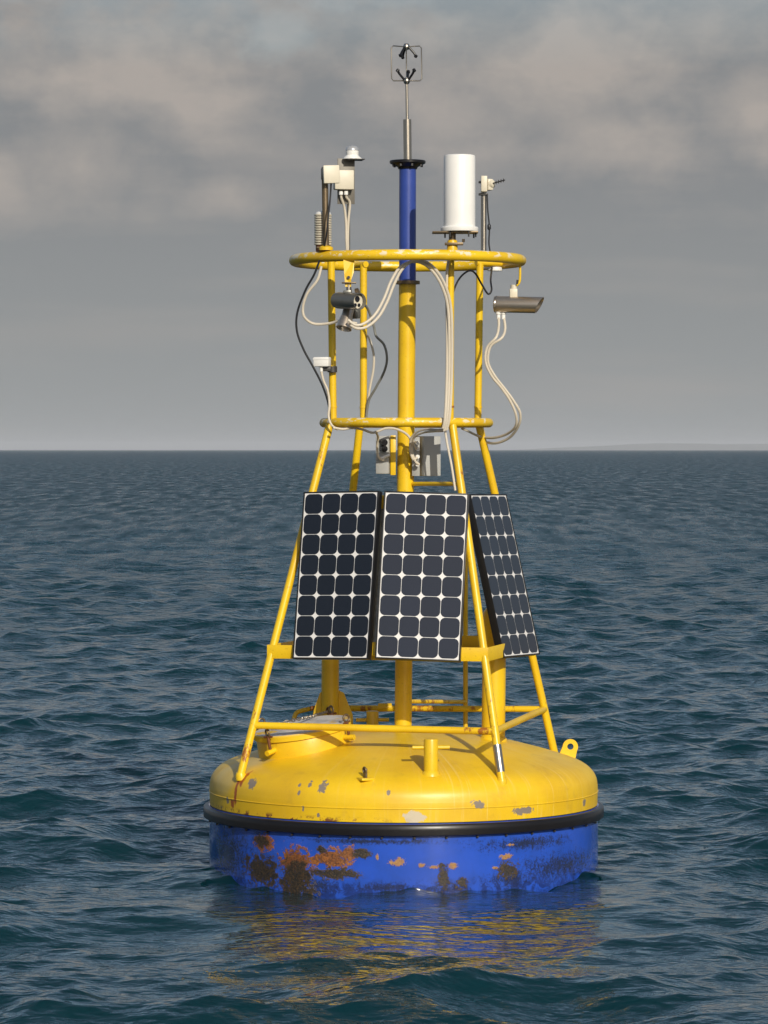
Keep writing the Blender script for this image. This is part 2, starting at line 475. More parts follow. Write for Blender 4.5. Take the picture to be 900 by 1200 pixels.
# ------------------------------------------------------------------ mesh building
class MB:
    def __init__(self):
        self.v, self.f = [], []

    def add(self, verts, faces):
        o = len(self.v)
        self.v += [Vector(p) for p in verts]
        self.f += [tuple(i + o for i in f) for f in faces]
        return self

    def tube(self, pts, r, seg=12, closed=False, caps=True):
        pts = [Vector(p) for p in pts]
        n = len(pts)
        rs = r if isinstance(r, (list, tuple)) else [r] * n
        tang = []
        for i in range(n):
            a = pts[(i - 1) % n] if (closed or i > 0) else pts[i]
            b = pts[(i + 1) % n] if (closed or i < n - 1) else pts[i]
            tang.append((b - a).normalized())
        u = tang[0].orthogonal().normalized()
        vs, fs = [], []
        for i in range(n):
            t = tang[i]
            u = (u - t * u.dot(t)).normalized()
            w = t.cross(u)
            for j in range(seg):
                a = 2 * math.pi * j / seg
                vs.append(pts[i] + (u * math.cos(a) + w * math.sin(a)) * rs[i])
        for i in range(n if closed else n - 1):
            k2 = (i + 1) % n
            for j in range(seg):
                j2 = (j + 1) % seg
                fs.append((i * seg + j, i * seg + j2, k2 * seg + j2, k2 * seg + j))
        if caps and not closed:
            fs.append(tuple(reversed(range(seg))))
            fs.append(tuple((n - 1) * seg + j for j in range(seg)))
        return self.add(vs, fs)

    def ring(self, c, R_, r, axis=(0, 0, 1), seg=96, tseg=14):
        q = Vector((0, 0, 1)).rotation_difference(Vector(axis).normalized()).to_matrix()
        c = Vector(c)
        vs, fs = [], []
        for i in range(seg):
            a = 2 * math.pi * i / seg
            for j in range(tseg):
                b = 2 * math.pi * j / tseg
                vs.append(c + q @ Vector(((R_ + r * math.cos(b)) * math.cos(a), (R_ + r * math.cos(b)) * math.sin(a), r * math.sin(b))))
        for i in range(seg):
            for j in range(tseg):
                i2, j2 = (i + 1) % seg, (j + 1) % tseg
                fs.append((i * tseg + j, i2 * tseg + j, i2 * tseg + j2, i * tseg + j2))
        return self.add(vs, fs)

    def lathe(self, prof, c=(0, 0, 0), axis=(0, 0, 1), seg=32):
        """prof: list of (radius, height); closed at ends when radius is 0, else capped."""
        q = Vector((0, 0, 1)).rotation_difference(Vector(axis).normalized()).to_matrix()
        c = Vector(c)
        vs, fs, rows = [], [], []
        for (r, h) in prof:
            if r < 1e-6:
                rows.append([len(vs)])
                vs.append(c + q @ Vector((0, 0, h)))
            else:
                rows.append(list(range(len(vs), len(vs) + seg)))
                for j in range(seg):
                    a = 2 * math.pi * j / seg
                    vs.append(c + q @ Vector((r * math.cos(a), r * math.sin(a), h)))
        for a, b in zip(rows, rows[1:]):
            for j in range(seg):
                j2 = (j + 1) % seg
                if len(a) == 1 and len(b) > 1:
                    fs.append((a[0], b[j2], b[j]))
                elif len(b) == 1 and len(a) > 1:
                    fs.append((a[j], a[j2], b[0]))
                elif len(a) > 1:
                    fs.append((a[j], a[j2], b[j2], b[j]))
        if len(rows[0]) > 1:
            fs.append(tuple(reversed(rows[0])))
        if len(rows[-1]) > 1:
            fs.append(tuple(rows[-1]))
        return self.add(vs, fs)

    def box(self, c, size, rot=None, bev=0.004):
        bm = bmesh.new()
        bmesh.ops.create_cube(bm, size=1.0)
        bmesh.ops.scale(bm, vec=size, verts=bm.verts)
        if bev > 0:
            bmesh.ops.bevel(bm, geom=list(bm.edges), offset=min(bev, min(size) * 0.3), segments=2, affect='EDGES', profile=0.5)
        q = rot if rot is not None else Matrix.Identity(3)
        c = Vector(c)
        bm.verts.ensure_lookup_table()
        self.add([c + q @ v.co for v in bm.verts], [[v.index for v in f.verts] for f in bm.faces])
        bm.free()
        return self

    def plate(self, outline, thick, holes=()):
        """Extrude a planar outline (list of 3D points) by the vector thick."""
        n = len(outline)
        t = Vector(thick)
        a = [Vector(p) for p in outline]
        vs = a + [p + t for p in a]
        fs = [tuple(range(n)), tuple(reversed(range(n, 2 * n)))]
        for i in range(n):
            j = (i + 1) % n
            fs.append((i, i + n, j + n, j))
        return self.add(vs, fs)

    def build(self, name, mat, parent=None, smooth=True, ang=38):
        me = bpy.data.meshes.new(name)
        off = Vector((0, 0, 0))
        if parent is not None:
            r = parent
            while r.parent is not None:
                r = r.parent
            off = r.location
        me.from_pydata([p - off for p in self.v], [], self.f)
        bm = bmesh.new()
        bm.from_mesh(me)
        bmesh.ops.recalc_face_normals(bm, faces=bm.faces)
        bm.to_mesh(me)
        bm.free()
        me.materials.append(mat)
        if smooth:
            for p in me.polygons:
                p.use_smooth = True
            me.set_sharp_from_angle(angle=R(ang))
        o = bpy.data.objects.new(name, me)
        col.objects.link(o)
        o.parent = parent
        return o


def tag(o, label, cat, group=None):
    o['label'], o['category'] = label, cat
    if group:
        o['group'] = group
    return o


def thing(name, loc, label, cat, group=None):
    o = bpy.data.objects.new(name, None)
    o.empty_display_size = 0.1
    col.objects.link(o)
    o.location = loc
    return tag(o, label, cat, group)


def cable_pts(ctrl, sub=8):
    p = [P(*c) for c in ctrl]
    out = []
    for i in range(len(p) - 1):
        p0, p1, p2, p3 = p[max(i - 1, 0)], p[i], p[i + 1], p[min(i + 2, len(p) - 1)]
        for s in range(sub):
            t = s / sub
            out.append(0.5 * ((2 * p1) + (p2 - p0) * t + (2 * p0 - 5 * p1 + 4 * p2 - p3) * t * t + (3 * p1 - p0 - 3 * p2 + p3) * t ** 3))
    out.append(p[-1])
    return out


# ------------------------------------------------------------------ the sea
SEA_Z = 0.065


def build_sea():
    rng = np.random.default_rng(11)
    # rows get coarser away from the buoy, as do the outer columns
    d, rows = 15.4, []
    while d < 42000:
        rows.append(d)
        d += max(0.022, 0.30 * d * d / (F_PX * 0.853 * CAM_Z))
    back = [15.4 - 0.05 * (1.25 ** i - 1) / 0.25 for i in range(1, 60)]
    back = [b for b in back if b > -42000][::-1]
    dd = np.array(back + rows)
    nb = len(back)
    dy = np.gradient(dd)
    nc = 450
    u = np.linspace(-1, 1, nc)
    ext = np.cumsum(1.55 ** np.arange(24))
    W = 1.0 + 0.128 * np.maximum(dd, 15.4)
    tail = ext / ext[-1]
    far = np.maximum(45000.0, 0)
    X = np.empty((len(dd), nc + 48))
    X[:, 24:24 + nc] = W[:, None] * u[None, :]
    X[:, 24 + nc:] = W[:, None] + (far - W[:, None]) * tail[None, :]
    X[:, :24] = -X[:, 24 + nc:][:, ::-1]
    dx = np.abs(np.gradient(X, axis=1))
    Y = np.repeat((dd - DIST)[:, None], X.shape[1], 1)
    DY = np.repeat(dy[:, None], X.shape[1], 1)
    x0, y0 = X.astype(np.float32).copy(), Y.astype(np.float32).copy()
    dx, DY = dx.astype(np.float32), DY.astype(np.float32)
    # sheltered, calmer water in front of the hull
    lee = (np.exp(-(x0 / 1.55) ** 4) * np.clip((y0 + 5.4) / 2.2, 0, 1) * np.clip((0.5 - y0) / 0.6, 0, 1) * (0.52 + 0.33 * np.clip((y0 + 4.6) / 1.4, 0, 1))).astype(np.float32)
    Z = np.zeros_like(x0)
    OX = np.zeros_like(x0)
    OY = np.zeros_like(x0)
    n_w = 150
    lam = np.exp(np.linspace(np.log(0.12), np.log(9.0), n_w)) * np.exp(rng.normal(0, 0.012, n_w))
    for L in lam:
        kk = 2 * np.pi / L
        spread = 0.62 if L > 1.2 else 0.85
        th = -math.pi / 2 + 0.22 + rng.normal(0, spread)
        kx, ky = kk * math.cos(th), kk * math.sin(th)
        eps = 0.033
        eps *= math.exp(-(L / 3.0) ** 2 * 0.9)
        if L < 0.35:
            eps *= 0.66
        a = eps * L / (2 * np.pi)
        ph0 = rng.uniform(0, 2 * np.pi)
        w = np.clip(2.4 - abs(kx) * dx - abs(ky) * DY, 0, 1)
        r_ok = np.where(w.max(axis=1) > 0)[0]
        if len(r_ok) == 0:
            continue
        sl = slice(r_ok[0], r_ok[-1] + 1)
        ph = (kx * x0[sl] + ky * y0[sl] + ph0).astype(np.float32)
        wa = (w[sl] * a * (1.0 - (1.0 if L < 1.6 else 0.6) * lee[sl])).astype(np.float32)
        sn, cs = np.sin(ph), np.cos(ph)
        Z[sl] += wa * cs
        OX[sl] -= wa * sn * (kx / kk) * 1.25
        OY[sl] -= wa * sn * (ky / kk) * 1.25
    X += OX
    Y += OY
    nr, ncol = X.shape
    # water laps unevenly up the hull
    rr, th_ = np.hypot(x0, y0), np.arctan2(x0, -y0)
    lap = 0.022 * np.sin(5 * th_ + 1.0) + 0.016 * np.sin(11 * th_ + 2.2) + 0.010 * np.sin(23 * th_ + 0.4) + 0.005 * np.sin(47 * th_)
    Z += lap * np.exp(-np.abs(rr - 1.26) / 0.16)
    Z += SEA_Z
    co = np.stack([X, Y, Z], -1).reshape(-1, 3).astype(np.float32)
    i, j = np.meshgrid(np.arange(nr - 1), np.arange(ncol - 1), indexing='ij')
    a = (i * ncol + j).ravel()
    quads = np.stack([a, a + 1, a + ncol + 1, a + ncol], -1).astype(np.int32)
    me = bpy.data.meshes.new('sea')
    me.vertices.add(len(co))
    me.vertices.foreach_set('co', co.ravel())
    me.loops.add(quads.size)
    me.loops.foreach_set('vertex_index', quads.ravel())
    me.polygons.add(len(quads))
    me.polygons.foreach_set('loop_start', np.arange(0, quads.size, 4, dtype=np.int32))
    me.polygons.foreach_set('loop_total', np.full(len(quads), 4, dtype=np.int32))
    me.polygons.foreach_set('use_smooth', np.ones(len(quads), dtype=bool))
    me.update(calc_edges=True)
    at = me.attributes.new('coarse', 'FLOAT', 'POINT')
    at.data.foreach_set('value', DY.ravel().astype(np.float32))
    at2 = me.attributes.new('lee', 'FLOAT', 'POINT')
    at2.data.foreach_set('value', lee.ravel())
    o = bpy.data.objects.new('sea', me)
    col.objects.link(o)
    o['kind'] = 'structure'
    m = new_mat('sea_water')
    n = N(m)
    att = n.n.new('ShaderNodeAttribute')
    att.attribute_name = 'coarse'
    near = n.noise(8.0, 2.5, 0.55, stretch=(0.8, 1.25, 1.0))
    fine = n.noise(30.0, 2.0, 0.5)
    midn = n.noise(1.0, 4.0, 0.62, stretch=(0.6, 1.2, 1.0))
    gust = n.noise(0.045, 4.0, 0.65, stretch=(1.6, 0.5, 1.0))
    h = n.math('ADD', n.math('MULTIPLY', near, 0.022), n.math('MULTIPLY', fine, 0.0012))
    att2 = n.n.new('ShaderNodeAttribute')
    att2.attribute_name = 'lee'
    h = n.math('MULTIPLY', h, n.math('SUBTRACT', 1.0, n.math('MULTIPLY', att2.outputs['Fac'], 1.0)))
    far_w = n.math('MULTIPLY', n.step(att.outputs['Fac'], 0.10, 1.2), n.math('ADD', 0.10, n.math('MULTIPLY', n.step(gust, 0.3, 0.7), 0.35)))
    h = n.math('ADD', h, n.math('MULTIPLY', midn, far_w))
    small = n.noise(3.2, 3.0, 0.6, stretch=(0.7, 1.3, 1.0), loc=(3, 1, 0))
    h = n.math('ADD', h, n.math('MULTIPLY', small, n.math('MULTIPLY', n.math('ADD', 0.22, n.step(att.outputs['Fac'], 0.02, 0.15)), 0.11)))
    # waves too small to resolve far out act as roughness
    lg = n.math('LOGARITHM', n.math('MAXIMUM', att.outputs['Fac'], 0.01), 10.0)
    rows_ = n.noise(1.5, 5.0, 0.7, stretch=(0.9, 0.075, 1.0), loc=(5, 2, 0))
    dash = n.math('MULTIPLY', n.math('SUBTRACT', rows_, 0.5), 1.45)
    rgh = n.math('MULTIPLY', n.math('ADD', 0.335, dash), n.step(lg, -1.75, 0.25))
    rough = n.math('ADD', 0.035, n.math('MAXIMUM', rgh, 0.0))
    n.set(color=(0.0025, 0.0305, 0.0395), rough=rough, ior=1.333, normal=n.bump(h, 1.0, 1.0, width=0.004))
    # light entering the water scatters for metres before it comes back out
    n.b.subsurface_method = 'BURLEY'
    n.b.inputs['Subsurface Weight'].default_value = 1.0
    n.b.inputs['Subsurface Radius'].default_value = (0.5, 1.0, 1.0)
    n.b.inputs['Subsurface Scale'].default_value = 1.6
    me.materials.append(m)
    return o


build_sea()

# ------------------------------------------------------------------ the buoy
buoy = thing('buoy', (0, 0, 0), 'large yellow and blue steel buoy with a tubular tower floating on the sea', 'buoy')


def smooth_prof(pts, sub=6):
    out = []
    n = len(pts)
    for i in range(n - 1):
        p0, p1, p2, p3 = [Vector(pts[q]) for q in (max(i - 1, 0), i, i + 1, min(i + 2, n - 1))]
        for s in range(sub):
            t = s / sub
            q = 0.5 * ((2 * p1) + (p2 - p0) * t + (2 * p0 - 5 * p1 + 4 * p2 - p3) * t * t + (3 * p1 - p0 - 3 * p2 + p3) * t ** 3)
            out.append((max(q.x, 0.0), q.y))
    out.append(tuple(pts[-1]))
    return out


DECK = [(1.250, 0.60), (1.240, 0.655), (1.212, 0.700), (1.165, 0.738), (1.10, 0.768), (1.0, 0.800), (0.85, 0.842), (0.6, 0.900), (0.3, 0.940), (0.0, 0.952)]


def deck_z(x, y):
    r = math.hypot(x, y)
    for (r1, z1), (r0, z0) in zip(DECK, DECK[1:]):
        if r0 <= r <= r1:
            return z0 + (z1 - z0) * (r - r0) / (r1 - r0)
    return 0.6


hull = MB().lathe([(1.10, -1.0), (1.252, -0.9), (1.252, 0.466), (1.256, 0.470), (1.256, 0.479), (1.20, 0.481)], seg=192).build('hull', M['hull'], buoy)
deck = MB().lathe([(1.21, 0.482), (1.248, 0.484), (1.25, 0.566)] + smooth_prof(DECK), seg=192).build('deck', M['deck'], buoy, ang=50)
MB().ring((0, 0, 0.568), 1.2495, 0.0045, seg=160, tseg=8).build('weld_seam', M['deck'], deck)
MB().lathe([(1.250, 0.402), (1.282, 0.403), (1.289, 0.408), (1.290, 0.440), (1.288, 0.468), (1.282, 0.474), (1.264, 0.4755), (1.250, 0.4755)], seg=192).build('rubbing_strip', M['black'], buoy, ang=50)
for kx in range(40):
    a = 2 * math.pi * (kx + 0.3) / 40
    c = Vector((math.cos(a) * 1.262, math.sin(a) * 1.262, 0.392))
    MB().lathe([(0.008, -0.006), (0.008, 0.004), (0.005, 0.008)], c, (math.cos(a), math.sin(a), 0), 8).build('strip_bolt', M['dark'], buoy)

# tower: lower legs, two hoops, cage posts
LEGS = {'fl': ((385, 503, -0.255), (282, 908, -0.64)), 'fr': ((531, 503, -0.455), (588, 915, -1.02)),
        'br': ((563, 505, 0.255), (651, 888, 0.62)), 'bl': ((421, 505, 0.455), (383, 866, 0.90))}


def on_leg(key, py):
    (x0, y0, d0), (x1, y1, d1) = LEGS[key]
    t = (py - y0) / (y1 - y0)
    return P(x0 + (x1 - x0) * t, py, d0 + (d1 - d0) * t)


CL = Vector((0.0175, 0, 2.933))
CU = Vector((0.0255, 0, 3.975))
for key, (a, b) in LEGS.items():
    pa, pb = P(*a), P(*b)
    up = (pa - pb).normalized()
    top = pa + up * 0.03
    lg = MB().tube([top, pb - up * 0.03], 0.0255, 16).build('leg', M['yellow_leg'], buoy)
    MB().lathe([(0.036, -0.03), (0.034, 0.002), (0.027, 0.016)], pb, (pb.x * 0.12, pb.y * 0.12, 1), 16).build('foot_weld', M['yellow'], lg)
    if key == 'fr':
        q0, q1 = on_leg('fr', 905), on_leg('fr', 873)
        MB().tube([q0, q1], 0.0272, 16).build('bare_sleeve', M['steel'], lg)
MB().ring(CL, 0.530, 0.030).build('lower_hoop', M['yellow_ring'], buoy)
MB().ring(CU, 0.729, 0.0345, seg=128).build('upper_hoop', M['yellow_ring'], buoy)
CAGE = {'fl': ((390.5, 495, -0.255), (388, 303, -0.255)), 'fr': ((527.5, 495, -0.455), (528, 302, -0.455)),
        'br': ((560.0, 495, 0.255), (562.5, 310, 0.255)), 'bl': ((426, 495, 0.455), (426.0, 312, 0.455))}
for key, (a, b) in CAGE.items():
    pa, pb = P(*a), P(*b)
    pb.z = CU.z
    post = MB().tube([pa, pb], 0.0235, 16).build('cage_post', M['yellow'], buoy)
    o = Vector((pb.x - CU.x, pb.y, 0)).normalized()
    MB().tube([pb - o * 0.03, CU + o * 0.728], 0.021, 12).build('radial_stub', M['yellow'], buoy)
    o2 = Vector((pa.x - CL.x, pa.y, 0)).normalized()
    MB().tube([Vector((CL.x, 0, CL.z)) + o2 * 0.05, CL + o2 * 0.53], 0.016, 12).build('hoop_spoke', M['yellow'], buoy)
    MB().tube([pa + (pb - pa) * 0.095 - Vector((0, 0, .006)), pa + (pb - pa) * 0.095 + Vector((0, 0, .006))], 0.0262, 16).build('post_band', M['yellow_leg'], post)

# mast
m0, m1, m2, m3, m4 = P(472.3, 862, 0), P(477.5, 331, 0), P(477.7, 190, 0), P(477.2, 140, 0), P(476.6, 96, 0)
mast = MB().tube([m0, m1], 0.0555, 28).build('mast', M['yellow'], buoy)
MB().lathe([(0.075, -0.02), (0.070, 0.006), (0.058, 0.03)], m0, (0, 0, 1), 28).build('mast_foot', M['yellow'], mast)
ups = MB().tube([m1, m2], 0.0545, 28).build('mast_tube', M['blue_tube'], buoy)
MB().lathe([(0.057, -0.012), (0.080, -0.011), (0.080, 0.010), (0.056, 0.011)], m1, (0, 0, 1), 28).build('flange', M['old_steel'], ups)
top_fl = MB().lathe([(0.06, -0.045), (0.066, -0.032), (0.108, -0.012), (0.116, -0.006), (0.116, 0.008), (0.110, 0.011), (0.03, 0.012)], m2, (0, 0, 1), 32).build('top_flange', M['black'], ups)
for a in range(8):
    an = a * math.pi / 4 + 0.3
    MB().lathe([(0.008, -0.03), (0.008, -0.012)], m2 + Vector((math.cos(an) * 0.095, math.sin(an) * 0.095, 0)), (0, 0, 1), 6).build('flange_bolt', M['dark'], ups)

# braces of the tower
MB().tube([on_leg('fl', 850), on_leg('fr', 857)], 0.0225, 14).build('front_brace', M['yellow_leg'], buoy)
MB().tube([on_leg('fr', 857), on_leg('br', 831)], 0.0225, 14).build('side_brace', M['yellow'], buoy)
MB().tube([on_leg('br', 831), on_leg('bl', 830)], 0.021, 14).build('rear_brace', M['yellow_old'], buoy)
MB().tube([P(443, 829, 0.62), P(459, 829, 0.62)], 0.029, 14).build('brace_sleeve', M['yellow'], buoy)
MB().tube([P(480, 567, 0.0), on_leg('fr', 567)], 0.0135, 12).build('upper_brace', M['yellow'], buoy)
MB().tube([P(476, 822, 0.05), P(545.5, 822.5, 0.85)], 0.014, 10).build('rusted_bar', M['yellow_old'], buoy)
MB().tube([P(545.5, 868, 0.85), P(545.5, 610, 0.85)], 0.0165, 12).build('slender_post', M['yellow_old'], buoy)
MB().tube(cable_pts([(342, 858, 0.45), (344, 845, 0.45), (347, 836, 0.46), (355, 832.5, 0.47), (372, 829, 0.50), (390, 827, 0.52)], 5), 0.0155, 12).build('bent_rail', M['yellow_old'], buoy)

# flat belt round the legs that carries the lower edges of the panels
corner = {}
for key, py in (('fl', 765.5), ('fr', 769), ('br', 757), ('bl', 757)):
    p = on_leg(key, py)
    o = Vector((p.x, p.y, 0)).normalized()
    p = p + o * 0.030
    p.z = 1.488
    corner[key] = p
for a, b in (('fl', 'fr'), ('fr', 'br'), ('br', 'bl'), ('bl', 'fl')):
    pa, pb = corner[a], corner[b]
    d = (pb - pa)
    ln = d.length
    d.normalize()
    out = Vector((d.y, -d.x, 0))
    rot = Matrix((d, -out, Vector((0, 0, 1)))).transposed()
    MB().box((pa + pb) / 2, (ln + (0.004 if a == 'fl' else -0.012), 0.010, 0.086), rot, 0.002).build('panel_belt', M['yellow'], buoy, ang=30)
    MB().box((pa + pb) / 2 - out * 0.028 - Vector((0, 0, 0.040)), (ln - 0.10, 0.045, 0.008), rot, 0.0015).build('belt_flange', M['yellow'], buoy, ang=30)

# strip between the two front panels
sA, sB = P(438.5, 767, -0.770), P(449.0, 580, -0.545)
ax = (sB - sA).normalized()
xr = Vector((1, -0.25, 0))
xr = (xr - ax * xr.dot(ax)).normalized()
rot = Matrix((xr, ax.cross(xr) * -1, ax)).transposed()
rot = Matrix((xr, ax.cross(xr), ax)).transposed()
strip = MB().box((sA + sB) / 2, (0.030, 0.014, (sB - sA).length), rot, 0.002).build('mount_strip', M['galv'], buoy)
for t in (0.035, 0.955):
    MB().box(sA.lerp(sB, t) + Vector((0.0, -0.012, 0)), (0.024, 0.018, 0.085), rot, 0.002).build('strip_clip', M['yellow'], strip)

# stout post with gussets on the left, stout capped pipe on the right
pl = P(386.8, 858, 0.40)
stout = MB().tube([pl, P(387.5, 640, 0.40)], 0.0575, 28).build('stout_post', M['yellow'], buoy)
for sx, pts in ((-1, [(378, 858), (366, 852), (367, 834), (375, 812), (380, 808)]), (1, [(396, 858), (414, 856), (413.5, 838), (403, 812), (395, 808)])):
    MB().plate([P(x, y, 0.40) for x, y in pts], (0, 0.014, 0)).build('gusset', M['yellow'], stout, smooth=False)
MB().ring(P(384.5, 833, 0.325), 0.020, 0.0065, (0.9, 0.4, 0), 20, 8).build('shackle', M['rusty'], stout)
pr = P(578, 872, -0.10)
pr.z = deck_z(pr.x, pr.y) - 0.03
prt = P(579.5, 722, -0.10)
well = MB().tube([pr, prt], 0.0755, 32).build('stout_pipe', M['yellow'], buoy)
MB().lathe([(0.0755, 0), (0.072, 0.025), (0.055, 0.05), (0.025, 0.064), (0, 0.066)], prt, (0, 0, 1), 32).build('pipe_cap', M['yellow'], well)
MB().lathe([(0.09, -0.01), (0.088, 0.018), (0.077, 0.032)], pr + Vector((0, 0, 0.02)), (0.1, 0, 1), 32).build('pipe_foot', M['yellow'], well)


def bollard(px, py, dep, r, h, pin, pin_h):
    c = P(px, py, dep)
    c.z = deck_z(c.x, c.y) - 0.01
    b = MB().lathe([(r * 1.35, -0.01), (r * 1.25, 0.010), (r, 0.022), (r, h - 0.010), (r * 0.94, h - 0.003), (r * 0.7, h)], c, (0, 0, 1), 24).build('bollard', M['yellow'], buoy)
    MB().tube([c + Vector((-pin, 0, pin_h)), c + Vector((pin, 0.02, pin_h))], 0.0125, 12).build('cross_pin', M['yellow'], b)
    return b


bollard(505, 906, -1.07, 0.044, 0.220, 0.115, 0.165)
bollard(436.5, 852, 0.35, 0.040, 0.135, 0.108, 0.075)

# lifting eye on the right shoulder
e0 = P(664.5, 888, 0.28)
lean = Matrix.Rotation(R(17), 3, 'Y')
outer, inner = [], []
for i in range(13):
    a = R(-14 + 208 * i / 12)
    outer.append(Vector((0.050 * math.cos(a), 0, 0.075 + 0.050 * math.sin(a))))
outer = [Vector((0.060, 0, -0.05))] + outer + [Vector((-0.060, 0, -0.05))]
inner = [Vector((0.021 * math.cos(2 * math.pi * i / 16), 0, 0.076 + 0.021 * math.sin(2 * math.pi * i / 16))) for i in range(16)]
bm = bmesh.new()
ov = [bm.verts.new(p) for p in outer]
iv = [bm.verts.new(p) for p in inner]
edges = [bm.edges.new((ov[i], ov[(i + 1) % len(ov)])) for i in range(len(ov))] + [bm.edges.new((iv[i], iv[(i + 1) % 16])) for i in range(16)]
bmesh.ops.triangle_fill(bm, use_beauty=True, edges=edges)
ret = bmesh.ops.extrude_face_region(bm, geom=list(bm.faces))
bmesh.ops.translate(bm, vec=(0, 0.028, 0), verts=[g for g in ret['geom'] if isinstance(g, bmesh.types.BMVert)])
bm.verts.index_update()
mb = MB().add([e0 + lean @ v.co for v in bm.verts], [[v.index for v in f.verts] for f in bm.faces])
bm.free()
mb.build('lifting_eye', M['yellow'], buoy, ang=30)

# small eye plate near the front edge
q = P(428, 913, -1.13)
q.z = deck_z(q.x, q.y)
lug = MB().box(q + Vector((0, 0, 0.03)), (0.014, 0.040, 0.07), Matrix.Rotation(R(25), 3, 'Z'), 0.005).build('eye_plate', M['old_steel'], buoy)
MB().box(q + Vector((0, 0, -0.002)), (0.085, 0.09, 0.016), Matrix.Rotation(R(25), 3, 'Z'), 0.004).build('eye_base', M['yellow'], lug)
MB().ring(q + Vector((-0.004, -0.008, 0.052)), 0.020, 0.005, (0.9, 0.5, 0.1), 18, 8).build('eye_ring', M['old_steel'], lug)

# hatch
hc = P(354, 854, -0.30)
hn = Vector((-0.155, -0.085, 0.984)).normalized()
coam = MB().lathe([(0.300, -0.16), (0.300, -0.028), (0.298, -0.024)], hc, hn, 64).build('hatch_coaming', M['yellow'], buoy)


def lid_mat():
    m = new_mat('hatch_lid_weathered')
    n = N(m)
    sep = n.n.new('ShaderNodeSeparateXYZ')
    geo = n.n.new('ShaderNodeNewGeometry')
    n.l.new(geo.outputs['Normal'], sep.inputs[0])
    c = n.mix(n.step(n.noise(6.0, 5.0, 0.65), 0.35, 0.62), (0.36, 0.34, 0.32), (0.62, 0.59, 0.56))
    c = n.mix(n.step(n.noise(3.2, 4.0, 0.6, loc=(2, 1, 0)), 0.60, 0.66), c, YELLOW_D)
    c = n.mix(n.step(sep.outputs[2], 0.55, 0.8), YELLOW, c)
    n.set(color=c, rough=0.55, normal=n.bump(n.noise(30.0, 3.0), 0.2, 0.004))
    return m


lid = MB().lathe([(0.296, -0.022), (0.312, -0.020), (0.314, 0.012), (0.306, 0.020), (0.2, 0.024), (0, 0.028)], hc, hn, 64).build('hatch_lid', lid_mat(), buoy)


def on_hatch(deg, r, h):
    q2 = Vector((0, 0, 1)).rotation_difference(hn).to_matrix()
    return hc + q2 @ Vector((r * math.cos(R(deg)), r * math.sin(R(deg)), h))


for deg in (-128, -30, 55, 140):
    o = on_hatch(deg, 0.345, 0) - on_hatch(deg, 0.3, 0)
    o.normalize()
    dog = MB().tube([on_hatch(deg, 0.338, -0.075), on_hatch(deg, 0.338, 0.030)], 0.010, 10).build('hatch_dog', M['rusty'], buoy)
    MB().ring(on_hatch(deg, 0.338, 0.050), 0.022, 0.007, o.cross(hn) * 0.4 + o, 18, 8).build('dog_ring', M['old_steel'], dog)
    MB().tube([on_hatch(deg, 0.29, -0.07), on_hatch(deg, 0.375, -0.075)], 0.018, 12).build('dog_lug', M['yellow'], dog)
    sd = o.cross(hn)
    MB().tube([on_hatch(deg, 0.338, 0.024) - sd * 0.034, on_hatch(deg, 0.338, 0.024) + sd * 0.034], 0.007, 8).build('dog_bar', M['rusty'], dog)

# ------------------------------------------------------------------ solar panels
PW, PH, PT = 0.532, 1.062, 0.052
cell_me = None


def cell_mesh(mat):
    hw, hh, cut, pts = 0.0619, 0.0632, 0.027, []
    for sx, sy in ((1, 1), (-1, 1), (-1, -1), (1, -1)):
        arc = []
        for i in range(4):
            a = i / 3 * math.pi / 2
            f = 1.0 - 0.07 * math.sin(2 * a)
            arc.append((hw - cut + cut * math.cos(a) * f, hh - cut + cut * math.sin(a) * f))
        arc = [(sx * x, sy * y) for x, y in arc]
        if sx * sy < 0:
            arc.reverse()
        pts += arc
    n = len(pts)
    vs = [(x, y, 0.0) for x, y in pts] + [(x, y, 0.0008) for x, y in pts]
    fs = [tuple(range(n, 2 * n))] + [(i, (i + 1) % n, (i + 1) % n + n, i + n) for i in range(n)]
    me = bpy.data.meshes.new('cell')
    me.from_pydata(vs, [], fs)
    me.materials.append(mat)
    return me


